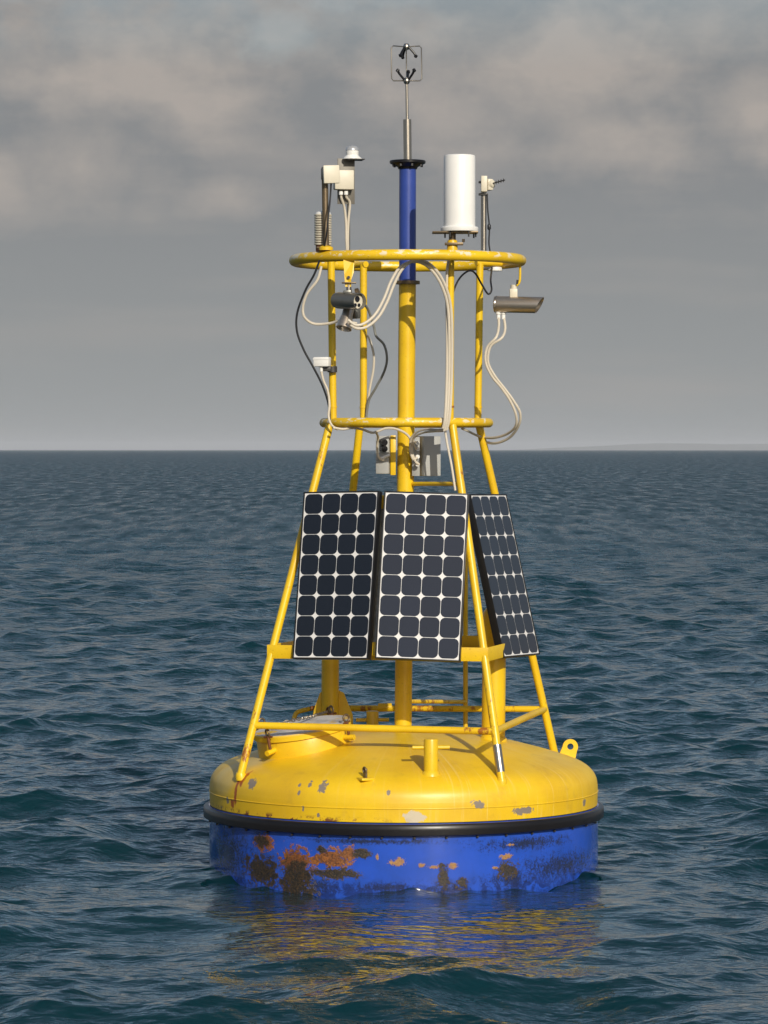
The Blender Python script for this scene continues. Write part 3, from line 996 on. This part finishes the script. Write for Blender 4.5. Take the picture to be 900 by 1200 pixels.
def solar_panel(cpx, cpy, cdep, yaw, tilt, roll, mat, label, tint):
    """yaw > 0 turns the face to the left of the camera."""
    nh = Vector((-math.sin(yaw), -math.cos(yaw), 0))
    z = Vector((0, 0, 1))
    right = Vector((math.cos(yaw), -math.sin(yaw), 0))
    up = z * math.cos(tilt) - nh * math.sin(tilt)
    nor = nh * math.cos(tilt) + z * math.sin(tilt)
    r2 = right * math.cos(roll) - up * math.sin(roll)
    u2 = up * math.cos(roll) + right * math.sin(roll)
    c = P(cpx, cpy, cdep)
    root = thing('solar_panel', (0, 0, 0), label, 'solar panel', 'solar panels on the buoy tower')
    root.matrix_world = Matrix.Translation(c) @ Matrix((r2, u2, nor)).transposed().to_4x4()

    def part(mb, name, m, parent=root):
        o = MB.build(mb, name, m, None, ang=30)
        o.parent = parent
        return o
    fw = 0.0085
    fr = MB()
    for sx in (-1, 1):
        fr.box((sx * (PW / 2 - fw / 2), 0, -PT / 2), (fw, PH, PT), None, 0.0012)
    for sy in (-1, 1):
        fr.box((0, sy * (PH / 2 - fw / 2), -PT / 2 - 0.0006), (PW - 2 * fw, fw, PT), None, 0.0012)
    part(fr, 'panel_frame', M['frame_black'])
    part(MB().box((0, 0, -0.0085), (PW - 2 * fw - 0.001, PH - 2 * fw - 0.001, 0.008), None, 0), 'backsheet', M['backsheet'])
    part(MB().box((0, 0.30, -0.025), (0.11, 0.09, 0.024), None, 0.003), 'terminal_box', M['black'])
    px, py = (PW - 2 * fw - 0.008) / 4, (PH - 2 * fw - 0.010) / 8
    global cell_me
    if mat.name not in bpy.data.meshes:
        me = cell_mesh(mat)
        me.name = mat.name
    me = bpy.data.meshes[mat.name]
    for i in range(4):
        for j in range(8):
            o = bpy.data.objects.new('cell', me)
            col.objects.link(o)
            o.parent = root
            o.location = ((i - 1.5) * px, (j - 3.5) * py, -0.0044)
            o.rotation_euler = (0, 0, (i * 7 + j * 5) % 4 * math.pi / 2 * 0)
    return root


solar_panel(393.0, 673.5, -0.635, R(27), R(10.5), R(-1.2), M['cell'], 'nearly black solar panel on the left, beside the paler middle panel', 0)
solar_panel(494.5, 674.5, -0.775, R(7), R(12.5), R(1.7), M['cell_sky_sheen'], 'paler slate grey solar panel in the middle, seen square on in front of the mast', 1)
solar_panel(592.5, 673.5, -0.13, R(-62.5), R(13.4), R(0.6), M['cell_sky_sheen'], 'narrow looking solar panel on the right, turned sideways with its black edge showing', 2)

# ------------------------------------------------------------------ instruments
# wind sensor on the mast top
an = thing('wind_sensor', P(477.6, 187, 0), 'ultrasonic wind sensor with a wire cage on a steel stem at the mast top', 'wind sensor')
MB().tube([m2 + Vector((0, 0, 0.010)), m3], 0.0265, 24).build('steel_stem', M['steel'], an)
MB().tube([m3 - Vector((0, 0, 0.01)), m4], 0.0095, 12).build('steel_rod', M['steel'], an)
hl, hu = P(476.6, 94.5, 0), P(476.2, 54.5, 0)
for c, s in ((hl, 1), (hu, -1)):
    hub = MB().lathe([(0.0, -0.024), (0.014, -0.021), (0.022, -0.008), (0.022, 0.004), (0.014, 0.018), (0, 0.022)], c, (0, 0, 1), 16).build('hub', M['steel'], an)
    for i in range(3):
        a = R(200 + 120 * i) if s > 0 else R(232 + 120 * i)
        dv = Vector((math.cos(a), math.sin(a), 0))
        tip = c + dv * 0.062 + Vector((0, 0, s * 0.062))
        MB().tube([c + dv * 0.012, c + dv * 0.05 + Vector((0, 0, s * 0.042)), tip], [0.0075, 0.0075, 0.0085], 8).build('sensor_arm', M['black'], an)
        MB().lathe([(0.011, -0.008), (0.011, 0.008), (0.006, 0.012)], tip, (-dv.x * .6, -dv.y * .6, s), 10).build('sensor_tip', M['black'], an)
for i in range(3):
    a = R(180 + 120 * i + 4) if i else R(184)
    dv = Vector((math.cos(a), math.sin(a), 0))
    dv = Vector((-1, 0.05, 0)) if i == 0 else (Vector((1, 0.1, 0)) if i == 1 else Vector((0.0, 0.9, 0)))
    w = 0.097
    pts = [hl + dv * 0.02, hl + dv * (w - 0.012) + Vector((0, 0, 0.000)), hl + dv * w + Vector((0, 0, 0.014)),
           Vector(((hu + dv * w).x, (hu + dv * w).y, hu.z - 0.008)), hu + dv * (w - 0.012) + Vector((0, 0, 0.005)), hu + dv * 0.02]
    MB().tube(pts, 0.0042, 8).build('cage_wire', M['steel'], an)

# white radome
rc = P(538.5, 272, -0.66)
ra = thing('radome', rc, 'white upright cylindrical radome standing on the yellow hoop right of the blue tube', 'radome')
MB().lathe([(0.099, 0.030), (0.0985, 0.470), (0.0955, 0.478), (0.08, 0.482), (0, 0.485)], rc, (0, 0, 1), 48).build('radome_shell', M['white'], ra)
MB().lathe([(0.116, 0.004), (0.118, 0.010), (0.118, 0.026), (0.112, 0.032), (0.098, 0.034)], rc, (0, 0, 1), 48).build('base_flange', M['white'], ra)
MB().box(rc + Vector((-0.028, 0, -0.003)), (0.285, 0.16, 0.010), None, 0.002).build('mounting_plate', M['old_steel'], ra)
MB().tube([rc + Vector((-0.045, 0, -0.12)), rc + Vector((-0.045, 0, -0.006))], 0.022, 14).build('support_pipe', M['old_steel'], ra)
MB().box(rc + Vector((-0.035, -0.02, -0.075)), (0.115, 0.05, 0.016), None, 0.002).build('clamp_plate', M['old_steel'], ra)
MB().lathe([(0.035, -0.125), (0.032, -0.06), (0.028, -0.05)], rc + Vector((-0.045, 0, 0)), (0, 0, 1), 16).build('pipe_socket', M['yellow'], ra)
for i, (dx_, dy_) in enumerate(((0.09, 0.05), (0.055, -0.09), (-0.06, -0.08), (0.1, -0.04), (-0.09, 0.04))):
    MB().tube([rc + Vector((dx_, dy_, 0.006)), rc + Vector((dx_, dy_, -0.034))], 0.0052, 6).build('plate_bolt', M['dark'], ra)
MB().tube([rc + Vector((0.024, -0.03, -0.065)), rc + Vector((0.024, -0.03, -0.045))], 0.009, 6).build('clamp_bolt', M['old_steel'], ra)

# flat antenna on a steel pole, far left
pc = P(382, 292, -0.51)
ant = thing('flat_antenna', pc, 'cream square flat antenna on a brown steel pole left of the domed sensor', 'antenna')
ptop = P(380.5, 196, -0.51)
MB().tube([pc + Vector((0, 0, -0.01)), ptop], 0.0205, 14).build('pole', M['old_steel'], ant)
MB().lathe([(0.045, -0.012), (0.045, 0.006), (0.028, 0.016)], pc + Vector((0, 0, 0.005)), (0, 0, 1), 16).build('pole_foot', M['yellow'], ant)
MB().box(P(388.2, 204.3, -0.57), (0.104, 0.026, 0.114), Matrix.Rotation(R(-2.5), 3, 'Y') @ Matrix.Rotation(R(14), 3, 'Z'), 0.006).build('antenna_plate', M['cream'], ant)
MB().box(P(379.5, 204, -0.535), (0.036, 0.03, 0.070), None, 0.004).build('pole_clamp', M['camera_dark'], ant)
MB().tube(cable_pts([(388, 215, -0.55), (387, 232, -0.55), (385, 252, -0.595), (383, 272, -0.59), (380, 290, -0.535)]), 0.0055, 8).build('lead', M['cable_black'], ant)

# louvred shield
lc = P(378.5, 290, -0.44)
sh = thing('louvred_shield', lc, 'white stacked louvre shield low behind the pole of the square antenna', 'sensor shield')
for i in range(13):
    zc = lc + Vector((0, 0, 0.016 + i * 0.0152))
    MB().lathe([(0.030, 0.000), (0.0535, -0.001), (0.055, 0.001), (0.055, 0.0078), (0.0535, 0.0095), (0.030, 0.010)], zc, (0, 0, 1), 24).build('louvre', M['cream'], sh)
MB().tube([lc + Vector((0, 0, -0.03)), lc + Vector((0, 0, 0.21))], 0.046, 18).build('core', M['rusty'], sh)
MB().lathe([(0.05, 0), (0.047, 0.012), (0.02, 0.02), (0, 0.021)], lc + Vector((0, 0, 0.209)), (0, 0, 1), 24).build('shield_cap', M['white'], sh)
MB().box(lc + Vector((0.01, 0, -0.002)), (0.10, 0.08, 0.012), None, 0.002).build('shield_base', M['old_steel'], sh)

# domed sensor above a box on a slim pole
dc = P(408.5, 308, 0.60)
dm = thing('domed_sensor', dc, 'white domed radiation sensor above a grey box on a slim pole', 'sensor')
MB().tube([dc + Vector((0, 0, -0.02)), P(408.2, 210, 0.60)], 0.0115, 12).build('pole', M['steel'], dm)
zr = Matrix.Rotation(R(10), 3, 'Z')
MB().box(P(405.5, 212.5, 0.575), (0.115, 0.008, 0.300), zr, 0.001).build('back_plate', M['grey_dark'], dm)
MB().box(P(402.7, 211, 0.53), (0.128, 0.075, 0.128), zr, 0.007).build('sensor_box', M['cream'], dm)
MB().box(P(415.5, 187.2, 0.56), (0.118, 0.13, 0.006), zr, 0.001).build('shelf', M['dark'], dm)
MB().lathe([(0.063, 0.0), (0.062, 0.006), (0.046, 0.018), (0.040, 0.026), (0.042, 0.030), (0.042, 0.054), (0.036, 0.058)], P(412.8, 186.4, 0.55), (0, 0, 1), 28).build('flared_base', M['white'], dm)
MB().lathe([(0.044, 0.056), (0.0435, 0.066), (0.036, 0.079), (0.020, 0.087), (0, 0.089)], P(412.8, 186.4, 0.55), (0, 0, 1), 28).build('dome', M['dome'], dm)
for a, b in (((399.5, 224, 0.53), [(400, 232, 0.54), (403.5, 243, 0.57), (405.5, 262, 0.58), (406, 282, 0.58), (407, 303, 0.58)]),
             ((405.5, 224, 0.53), [(406, 231, 0.54), (410, 238, 0.57), (408.5, 256, 0.58), (407.5, 280, 0.58), (407.5, 303, 0.575)])):
    MB().tube(cable_pts([a] + b), 0.0085, 8).build('lead', M['cable_white'], dm)
    MB().lathe([(0.014, -0.024), (0.014, 0.0)], P(*a), (0, 0, 1), 10).build('gland', M['white'], dm)

# small antenna on a pole, right
sc0 = P(566.8, 312, 0.55)
sa = thing('rod_antenna', sc0, 'small cream antenna box with thin sideways rod on a pole right of the white cylinder', 'antenna')
MB().tube([sc0 + Vector((0, 0, -0.02)), P(566.8, 208, 0.55)], 0.0190, 14).build('pole', M['steel'], sa)
MB().box(P(567.3, 215.5, 0.51), (0.042, 0.05, 0.105), None, 0.006).build('antenna_box', M['cream'], sa)
MB().box(P(573.2, 216.5, 0.53), (0.038, 0.06, 0.075), Matrix.Rotation(R(20), 3, 'Z'), 0.008).build('antenna_body', M['cream'], sa)
MB().lathe([(0.030, -0.012), (0.030, 0.010), (0.018, 0.020), (0, 0.022)], P(576, 215.5, 0.52), (1, -0.4, 0.1), 14).build('rod_socket', M['cream'], sa)
MB().tube([P(577, 215, 0.5), P(591.5, 211, 0.42)], 0.0045, 8).build('rod', M['dark'], sa)
for t in (0.3, 0.5, 0.7, 0.9):
    q = P(577, 215, 0.5).lerp(P(591.5, 211, 0.42), t)
    MB().tube([q - Vector((0, 0, 0.012)), q + Vector((0, 0, 0.012))], 0.003, 6).build('rod_pin', M['dark'], sa)
for zz in (-0.02, 0.03):
    MB().box(P(566, 222, 0.54) + Vector((0, 0, zz * 1.6)), (0.058, 0.05, 0.014), None, 0.003).build('pole_clamp', M['dark'], sa)
MB().tube(cable_pts([(571, 227, 0.54), (571.5, 245, 0.53), (573.5, 266, 0.53), (573, 285, 0.53), (575, 300, 0.53), (575, 313, 0.53)]), 0.0052, 8).build('lead', M['cable_black'], sa)
MB().lathe([(0.006, -0.02), (0.012, -0.012), (0.012, 0.012), (0.006, 0.02)], P(573.2, 266, 0.53), (0, 0, 1), 10).build('lead_plug', M['cable_black'], sa)

# bullet camera, right
cc = P(601, 346, -0.09)
bc = thing('bullet_camera', cc, 'brushed steel bullet camera hanging under the right rim of the top hoop', 'camera', 'cameras under the top hoop')
cax = (P(638, 357.0, -0.15) - P(580, 356, -0.06)).normalized()
L0, L1 = P(580, 356.6, -0.06), P(632, 357.3, -0.145)
ln = (L1 - L0).length
upv = Vector((0, 0, 1))
upv = (upv - cax * upv.dot(cax)).normalized()
sdv = cax.cross(upv)


def slanted(r, s0, slant, segs=28, r_in=None, depth=0.04):
    vs, fs = [], []
    for j in range(segs):
        a = 2 * math.pi * j / segs
        o = upv * math.cos(a) * r + sdv * math.sin(a) * r
        vs.append(L0 + cax * s0 + o)
    for j in range(segs):
        a = 2 * math.pi * j / segs
        o = upv * math.cos(a) * r + sdv * math.sin(a) * r
        vs.append(L0 + cax * (ln + slant * math.cos(a)) + o)
    for j in range(segs):
        a = 2 * math.pi * j / segs
        o = upv * math.cos(a) * r_in + sdv * math.sin(a) * r_in
        vs.append(L0 + cax * (ln + slant * math.cos(a)) + o)
    for j in range(segs):
        a = 2 * math.pi * j / segs
        o = upv * math.cos(a) * r_in + sdv * math.sin(a) * r_in
        vs.append(L0 + cax * (ln - 0.07) + o)
    for q3 in range(3):
        for j in range(segs):
            j2 = (j + 1) % segs
            fs.append((q3 * segs + j, q3 * segs + j2, (q3 + 1) * segs + j2, (q3 + 1) * segs + j))
    fs.append(tuple(reversed(range(segs))))
    return vs, fs


vs, fs = slanted(0.0525, 0.0, 0.026, r_in=0.0475)
body = MB().add(vs, fs).build('camera_body', M['steel_x'], bc)
MB().lathe([(0.047, 0), (0.047, 0.004), (0.02, 0.006)], L0 + cax * (ln - 0.07), cax, 20).build('lens_plate', M['camera_dark'], body)
MB().ring(L0 + cax * 0.012, 0.0522, 0.0035, cax, 28, 8).build('end_band', M['steel'], body)
MB().box(P(601.8, 343.5, -0.09), (0.050, 0.045, 0.056), None, 0.005).build('mount_block', M['cream'], bc)
MB().lathe([(0.020, -0.005), (0.020, 0.02)], P(602, 337.5, -0.09), (0, 0, 1), 14).build('mount_knuckle', M['cream'], bc)
MB().tube(cable_pts([(609.3, 307, -0.09), (609.5, 322, -0.09), (608.5, 331, -0.09), (604, 335.5, -0.09), (600, 337, -0.09)], 5), 0.0080, 10).build('hook', M['yellow'], bc)
MB().tube([P(606, 333, -0.12), P(606.5, 328, -0.12)], 0.007, 6).build('hook_bolt', M['dark'], bc)
for gx in (584, 590):
    MB().lathe([(0.013, -0.045), (0.013, -0.015), (0.017, -0.012), (0.017, 0.01)], P(gx, 366, -0.07), (0, 0, 1), 12).build('gland', M['white'], bc)

# the pair of cameras on the left
kc = P(409, 318, -0.64)
c1 = thing('bullet_camera', kc, 'dark bullet camera with a pale three-eyed face under the left of the top hoop', 'camera', 'cameras under the top hoop')
br = [P(402.3, 303, -0.63), P(415.2, 303, -0.63), P(414.6, 319, -0.65), P(411.5, 328, -0.665), P(411.5, 336, -0.665), P(404.5, 336, -0.665), P(403.4, 322, -0.65)]
MB().plate(br, (0, 0.012, 0)).build('hanger_plate', M['yellow'], c1, smooth=False)
MB().tube([P(408.5, 325, -0.672), P(408.5, 325, -0.66)], 0.010, 8).build('hanger_bolt', M['dark'], c1)
MB().tube([P(408.6, 334, -0.65), P(408.6, 347, -0.65)], 0.016, 12).build('swivel', M['steel'], c1)
MB().box(P(409, 331.5, -0.655), (0.09, 0.05, 0.008), None, 0.002).build('swivel_plate', M['old_steel'], c1)
face_c = P(418.0, 353.0, -0.72)
axd = Vector((0.66, -0.74, -0.06)).normalized()
body_l = 0.20
tail = face_c - axd * body_l
cb1 = MB().lathe([(0.0, -0.012), (0.030, -0.008), (0.046, 0.004), (0.052, 0.03), (0.0525, body_l + 0.030), (0.0495, body_l + 0.030), (0.0485, body_l + 0.002)], tail, axd, 32).build('camera_body', M['camera_dark'], c1)
MB().lathe([(0.0478, -0.010), (0.0478, 0.000), (0.046, 0.003)], face_c, axd, 28).build('face_plate', M['cream'], cb1)
f_up = (Vector((0, 0, 1)) - axd * axd.z).normalized()
f_rt = axd.cross(f_up) * -1
f_rt = f_up.cross(axd)
for (dx_, dz_, rr) in ((0.0, 0.014, 0.019), (-0.015, -0.024, 0.0115), (0.016, -0.024, 0.0115)):
    MB().lathe([(rr, 0.001), (rr, 0.007), (rr * 0.75, 0.0065), (0, 0.0045)], face_c + f_rt * dx_ + f_up * dz_, axd, 18).build('lens', M['lens'], cb1)
MB().box(tail.lerp(face_c, 0.55) + Vector((0, 0, 0.055)), (0.05, 0.05, 0.02), None, 0.004).build('saddle', M['camera_dark'], c1)

c2 = thing('bullet_camera', P(409, 345, -0.58), 'bronze coloured camera pointing down, half hidden below the three-eyed camera', 'camera', 'cameras under the top hoop')
a0, a1 = P(411.5, 352, -0.56), P(402.8, 385, -0.62)
MB().lathe([(0.030, 0.0), (0.035, 0.02), (0.036, 0.105), (0.042, 0.135), (0.0505, (a1 - a0).length), (0.0475, (a1 - a0).length), (0.036, (a1 - a0).length - 0.04)], a0, a1 - a0, 26).build('camera_body', M['steel_x'], c2)
MB().lathe([(0.026, 0), (0.031, 0.02), (0.031, 0.10), (0.024, 0.115)], P(416, 352, -0.52), (0.05, 0, -1), 18).build('power_pack', M['camera_dark'], c2)
MB().tube([P(409, 336, -0.60), P(411, 352, -0.57)], 0.014, 10).build('bracket_arm', M['old_steel'], c2)
MB().lathe([(0.026, -0.01), (0.026, 0.01), (0.018, 0.014)], P(418.5, 342.5, -0.55), (1, -0.2, 0.2), 14).build('bracket_knuckle', M['old_steel'], c2)

# white junction box on the left cage post
jc = P(378, 429, -0.33)
jb = thing('junction_box', jc, 'small white junction box clamped to the front left cage post', 'junction box')
MB().box(P(377.6, 424, -0.335), (0.100, 0.06, 0.060), Matrix.Rotation(R(-18), 3, 'Z'), 0.005).build('box_body', M['white'], jb)
MB().box(P(377.4, 420.8, -0.335), (0.103, 0.063, 0.014), Matrix.Rotation(R(-18), 3, 'Z'), 0.003).build('box_lid', M['white'], jb)
MB().lathe([(0.031, -0.019), (0.031, 0.019)], P(389.4, 432.8, -0.29), (0, 0, 1), 20).build('post_clamp', M['dark'], jb)
MB().box(P(383, 432.5, -0.325), (0.05, 0.03, 0.028), None, 0.003).build('clamp_arm', M['dark'], jb)
MB().lathe([(0.011, -0.032), (0.011, 0.0)], P(376.5, 429.5, -0.335), (0, 0, 1), 10).build('gland', M['white'], jb)

# instrument boxes on the mast
gb = thing('instrument_box', P(499, 558, -0.06), 'light grey instrument box on the right side of the mast with cables looping into it', 'instrument box', 'grey boxes on the mast')
MB().box(P(501.5, 534.5, -0.03), (0.118, 0.15, 0.256), Matrix.Rotation(R(22), 3, 'Z'), 0.006).build('box_body', M['grey_box'], gb)
MB().box(P(487.6, 535, -0.085), (0.05, 0.02, 0.25), Matrix.Rotation(R(-20), 3, 'Z'), 0.003).build('gland_plate', M['grey_box'], gb)
for gy in (518, 525, 534, 543):
    MB().tube([P(488, gy, -0.08), P(489.5, gy + 1.2, -0.15)], 0.0135, 12).build('gland', M['white'], gb)
gl = thing('instrument_box', P(452, 556, -0.05), 'grey instrument box with two dark vents on the left side of the mast', 'instrument box', 'grey boxes on the mast')
MB().box(P(450.8, 533, -0.02), (0.086, 0.13, 0.245), Matrix.Rotation(R(-15), 3, 'Z'), 0.006).build('box_body', M['grey_box'], gl)
MB().box(P(460.7, 533.5, -0.075), (0.034, 0.02, 0.256), None, 0.003).build('side_plate', M['yellow'], gl)
for gy in (518, 525.5):
    MB().tube([P(447.5, gy, -0.07), P(451.0, gy + .6, -0.125)], 0.020, 14).build('vent', M['black'], gl)
MB().tube([P(444.5, 538, -0.10), P(457, 533, -0.10)], 0.010, 8).build('tie_wrap', M['white'], gl)

# white puck under the hoop
pk = P(580, 315, 0.35)
pu = thing('puck_antenna', pk, 'small white disc fixed under the right rear of the top hoop', 'antenna')
MB().lathe([(0.048, -0.014), (0.050, -0.006), (0.046, 0.010), (0.03, 0.014)], pk, (0, 0, 1), 24).build('disc', M['white'], pu)
MB().tube([pk + Vector((-0.10, 0, 0.006)), pk], 0.008, 8).build('stub', M['white'], pu)

# ------------------------------------------------------------------ cables
CG = 'cables on the buoy tower'


def cable(ctrl, r, mat, label, name='cable'):
    pts = cable_pts(ctrl)
    o = MB().tube(pts, r, 8).build(name, M[mat])
    base = pts[-1]
    o.location = base
    o.data.transform(Matrix.Translation(-base))
    return tag(o, label, 'cable', CG)


cable([(374.5, 305, -0.52), (368, 322, -0.5), (358, 340, -0.47), (348.5, 366, -0.44), (348, 388, -0.42), (356, 410, -0.40), (367, 430, -0.38), (378, 452, -0.35), (385, 474, -0.32), (386.5, 494, -0.32)],
      0.0068, 'cable_black', 'black cable bowing out on the far left beside the junction box')
cable([(376.5, 312, -0.55), (372, 328, -0.55), (360, 344, -0.53), (355, 360, -0.51), (357, 372, -0.5), (368, 379.5, -0.48), (386, 379, -0.50), (398, 376, -0.55), (408, 377.5, -0.64), (418, 379, -0.63)],
      0.0088, 'cable_white', 'white cable looping left from the top hoop round to the three-eyed camera')
cable([(408, 375, -0.70), (417, 381, -0.71), (428, 378.5, -0.70), (440, 368, -0.68), (450, 350, -0.66), (458, 330, -0.64), (468, 314, -0.63), (481, 307, -0.63), (495, 308.5, -0.62), (508, 319, -0.60), (519, 338, -0.57), (525, 362, -0.54), (526.5, 400, -0.525), (526, 450, -0.52), (524, 488, -0.54), (520.5, 505, -0.53)],
      0.0092, 'cable_white', 'white cable arching in front of the blue tube, inner one of the pair')
cable([(411, 381, -0.70), (419, 385, -0.71), (431, 382.5, -0.70), (444, 371, -0.68), (454, 353, -0.66), (462, 333, -0.64), (471, 316, -0.635), (483, 306.5, -0.63), (499, 307, -0.62), (513, 319, -0.60), (523, 338, -0.57), (528.5, 362, -0.54), (529.8, 400, -0.525), (529, 450, -0.52), (527, 486, -0.54), (523.5, 504, -0.53)],
      0.0092, 'cable_white', 'white cable arching in front of the blue tube, outer one of the pair')
cable([(526, 303, -0.50), (523.8, 320, -0.505), (523.5, 350, -0.51), (524, 400, -0.515), (523.3, 450, -0.52), (521.5, 488, -0.54), (519, 502, -0.53)],
      0.0088, 'cable_white', 'white cable running straight down the left of the front right cage post')
cable([(521, 500, -0.50), (524, 520, -0.51), (529, 545, -0.54), (533.5, 575, -0.58)], 0.0075, 'cable_white', 'thin white cable down the front right leg below the lower hoop')
cable([(528.8, 365, -0.42), (530.5, 345, -0.42), (538, 327, -0.40), (549, 317.5, -0.36), (557, 320.5, -0.30), (565, 334, -0.24), (572, 344.5, -0.2), (576, 340, -0.1), (575, 328, 0.05), (576.5, 314, 0.3)],
      0.0062, 'cable_black', 'black cable dipping below the top hoop near the rear right post')
cable([(584, 370, -0.07), (584.5, 382, -0.10), (581.5, 395, -0.17), (571, 407, -0.16), (569, 424, -0.15), (576.5, 441, -0.14), (588, 455, -0.13), (598, 470, -0.12), (605, 487, -0.1), (604, 500, -0.05), (594, 508.5, 0.05), (580, 512.8, 0.15), (568, 512.5, 0.25), (561, 509, 0.30)],
      0.0085, 'cable_white', 'white cable from the steel camera on the right, outer curve of its loop')
cable([(590, 370, -0.07), (592, 385, -0.10), (588, 396, -0.17), (575, 406, -0.16), (572, 424, -0.15), (579.5, 440, -0.14), (591, 455, -0.13), (602, 470, -0.12), (609.5, 484, -0.1), (608, 498, -0.05), (598, 512, 0.05), (583, 519, 0.15), (571, 518.5, 0.25), (562.5, 515.5, 0.3)],
      0.0085, 'cable_white', 'white cable from the steel camera on the right, lower curve of its loop')
cable([(420, 350, 0.1), (431, 362, 0.25), (438, 382, 0.30), (441, 394, 0.30), (450, 404, 0.30), (453.5, 420, 0.30), (450, 436, 0.32), (440, 455, 0.36), (432, 470, 0.40), (429, 492, 0.42)],
      0.0085, 'cable_grey', 'grey cable bulging to the right of the rear left cage post')
cable([(430.5, 393, 0.43), (434, 400, 0.42), (438, 416, 0.42), (437.5, 434, 0.42), (434, 452, 0.42), (430.5, 474, 0.43), (429.5, 492, 0.44)],
      0.0075, 'cable_white', 'white cable beside the rear left cage post')
cable([(376.5, 435, -0.335), (379, 446, -0.33), (384, 458, -0.325), (386, 474, -0.325), (385, 488, -0.33), (388.5, 498, -0.345), (396, 503.5, -0.33)],
      0.0078, 'cable_white', 'white cable dropping from the white junction box to the lower hoop')
cable([(390, 501, -0.40), (402, 503, -0.38), (412, 501.5, -0.38), (424, 503, -0.38), (436, 507, -0.36), (444, 505, -0.3), (452, 502, -0.25), (463, 502.5, -0.2), (474, 507, -0.17), (481, 515, -0.16), (483, 530, -0.16), (487, 541, -0.16), (491, 544, -0.15)],
      0.0078, 'cable_white', 'white cable strung under the lower hoop into the right grey box')
cable([(522, 503, -0.5), (512, 504, -0.42), (500, 503, -0.32), (489, 506, -0.25), (482, 514, -0.2), (480.5, 526, -0.17), (484, 538, -0.16), (489, 536, -0.15)],
      0.0078, 'cable_white', 'white cable from the front right post curling into the right grey box')
cable([(519, 505, -0.48), (508, 505.5, -0.4), (496, 507, -0.3), (486, 512, -0.22), (484.5, 520, -0.18), (489, 526, -0.155)],
      0.0072, 'cable_white', 'short white cable curling into the upper gland of the right grey box')
cable([(440, 506, -0.35), (443, 512, -0.2), (442, 524, -0.14), (444, 536, -0.12), (450, 539, -0.11)], 0.0075, 'cable_white', 'white cable hooking into the left grey box')
cable([(541, 502, -0.35), (548, 505, -0.3), (556, 509, 0.0), (563, 512, 0.24)], 0.0075, 'cable_white', 'white cable under the right end of the lower hoop')
for (px_, py_, dd_) in ((523.5, 357, -0.555), (525.5, 465, -0.55), (584, 398, -0.17)):
    pass

# ------------------------------------------------------------------ chain over the hatch
ch_pts = cable_pts([(326, 848.5, -0.40), (335, 846, -0.40), (346, 843.5, -0.36), (358, 841.0, -0.25), (369, 838.5, -0.05), (377, 836.5, 0.15), (384, 834, 0.31)], 20)
seg_len, acc, links = 0.0250, 0.0, [(ch_pts[0], ch_pts[1] - ch_pts[0])]
for a, b in zip(ch_pts, ch_pts[1:]):
    acc += (b - a).length
    if acc >= seg_len:
        acc = 0.0
        links.append((b, b - a))
chain = thing('chain', ch_pts[0], 'bright steel chain lying over the hatch up to the gusseted post', 'chain')
lk = []
for i in range(20):
    a = 2 * math.pi * i / 20
    lk.append(Vector((0.0175 * math.cos(a), 0.0095 * math.sin(a), 0)))
proto = MB().tube(lk, 0.0036, 6, closed=True).build('link', M['steel'])
for i, (c, t) in enumerate(links):
    o = proto if i == 0 else proto.copy()
    if i:
        col.objects.link(o)
    t = t.normalized()
    s = Vector((0, 0, 1)).cross(t).normalized()
    u = t.cross(s)
    y, z = (s, u) if i % 2 else (u, s * -1)
    rot = Matrix((t, y, z)).transposed().to_4x4()
    o.parent = chain
    o.matrix_local = Matrix.Translation(c - chain.location) @ rot

# ------------------------------------------------------------------ far coast and the air in front of it
def coast():
    rng = random.Random(5)
    m = simple('coast_land', (0.245, 0.25, 0.23), 0.9, var=0.15, scale=0.002)
    n_x, n_y, x0, x1, y0, y1 = 120, 10, 900.0, 5200.0, 23500.0, 27500.0
    waves = [(rng.uniform(0.0012, 0.012), rng.uniform(0, 6.28)) for _ in range(9)]
    vs, fs = [], []
    for j in range(n_y):
        for i in range(n_x):
            u, v = i / (n_x - 1), j / (n_y - 1)
            x, y = x0 + (x1 - x0) * u, y0 + (y1 - y0) * v
            h = 46 + 20 * math.sin(u * 7.0 + 0.6) + sum(2.2 * math.sin(f * x + p + 0.002 * y) / (1 + 90 * f) for f, p in waves) * 3
            h *= math.sin(math.pi * min(1.0, v * 1.0)) ** 0.7 * min(1.0, u * 3.0) ** 0.8
            vs.append((x, y, h - 2.0))
    for j in range(n_y - 1):
        for i in range(n_x - 1):
            a = j * n_x + i
            fs.append((a, a + 1, a + n_x + 1, a + n_x))
    o = MB().add(vs, fs).build('hills', m)
    o['kind'] = 'structure'


coast()
hz = MB().box((0, 0, 48.0), (96000.0, 96000.0, 104.0), None, 0).build('haze', new_mat('sea_air'), None, smooth=False)
hz['kind'] = 'stuff'
hm = hz.data.materials[0]
hm.node_tree.nodes.remove(hm.node_tree.nodes['Principled BSDF'])
pv = hm.node_tree.nodes.new('ShaderNodeVolumePrincipled')
pv.inputs['Color'].default_value = (0.92, 0.95, 1.0, 1.0)
pv.inputs['Density'].default_value = 0.00005
pv.inputs['Anisotropy'].default_value = 0.0
hm.node_tree.links.new(pv.outputs[0], hm.node_tree.nodes['Material Output'].inputs['Volume'])
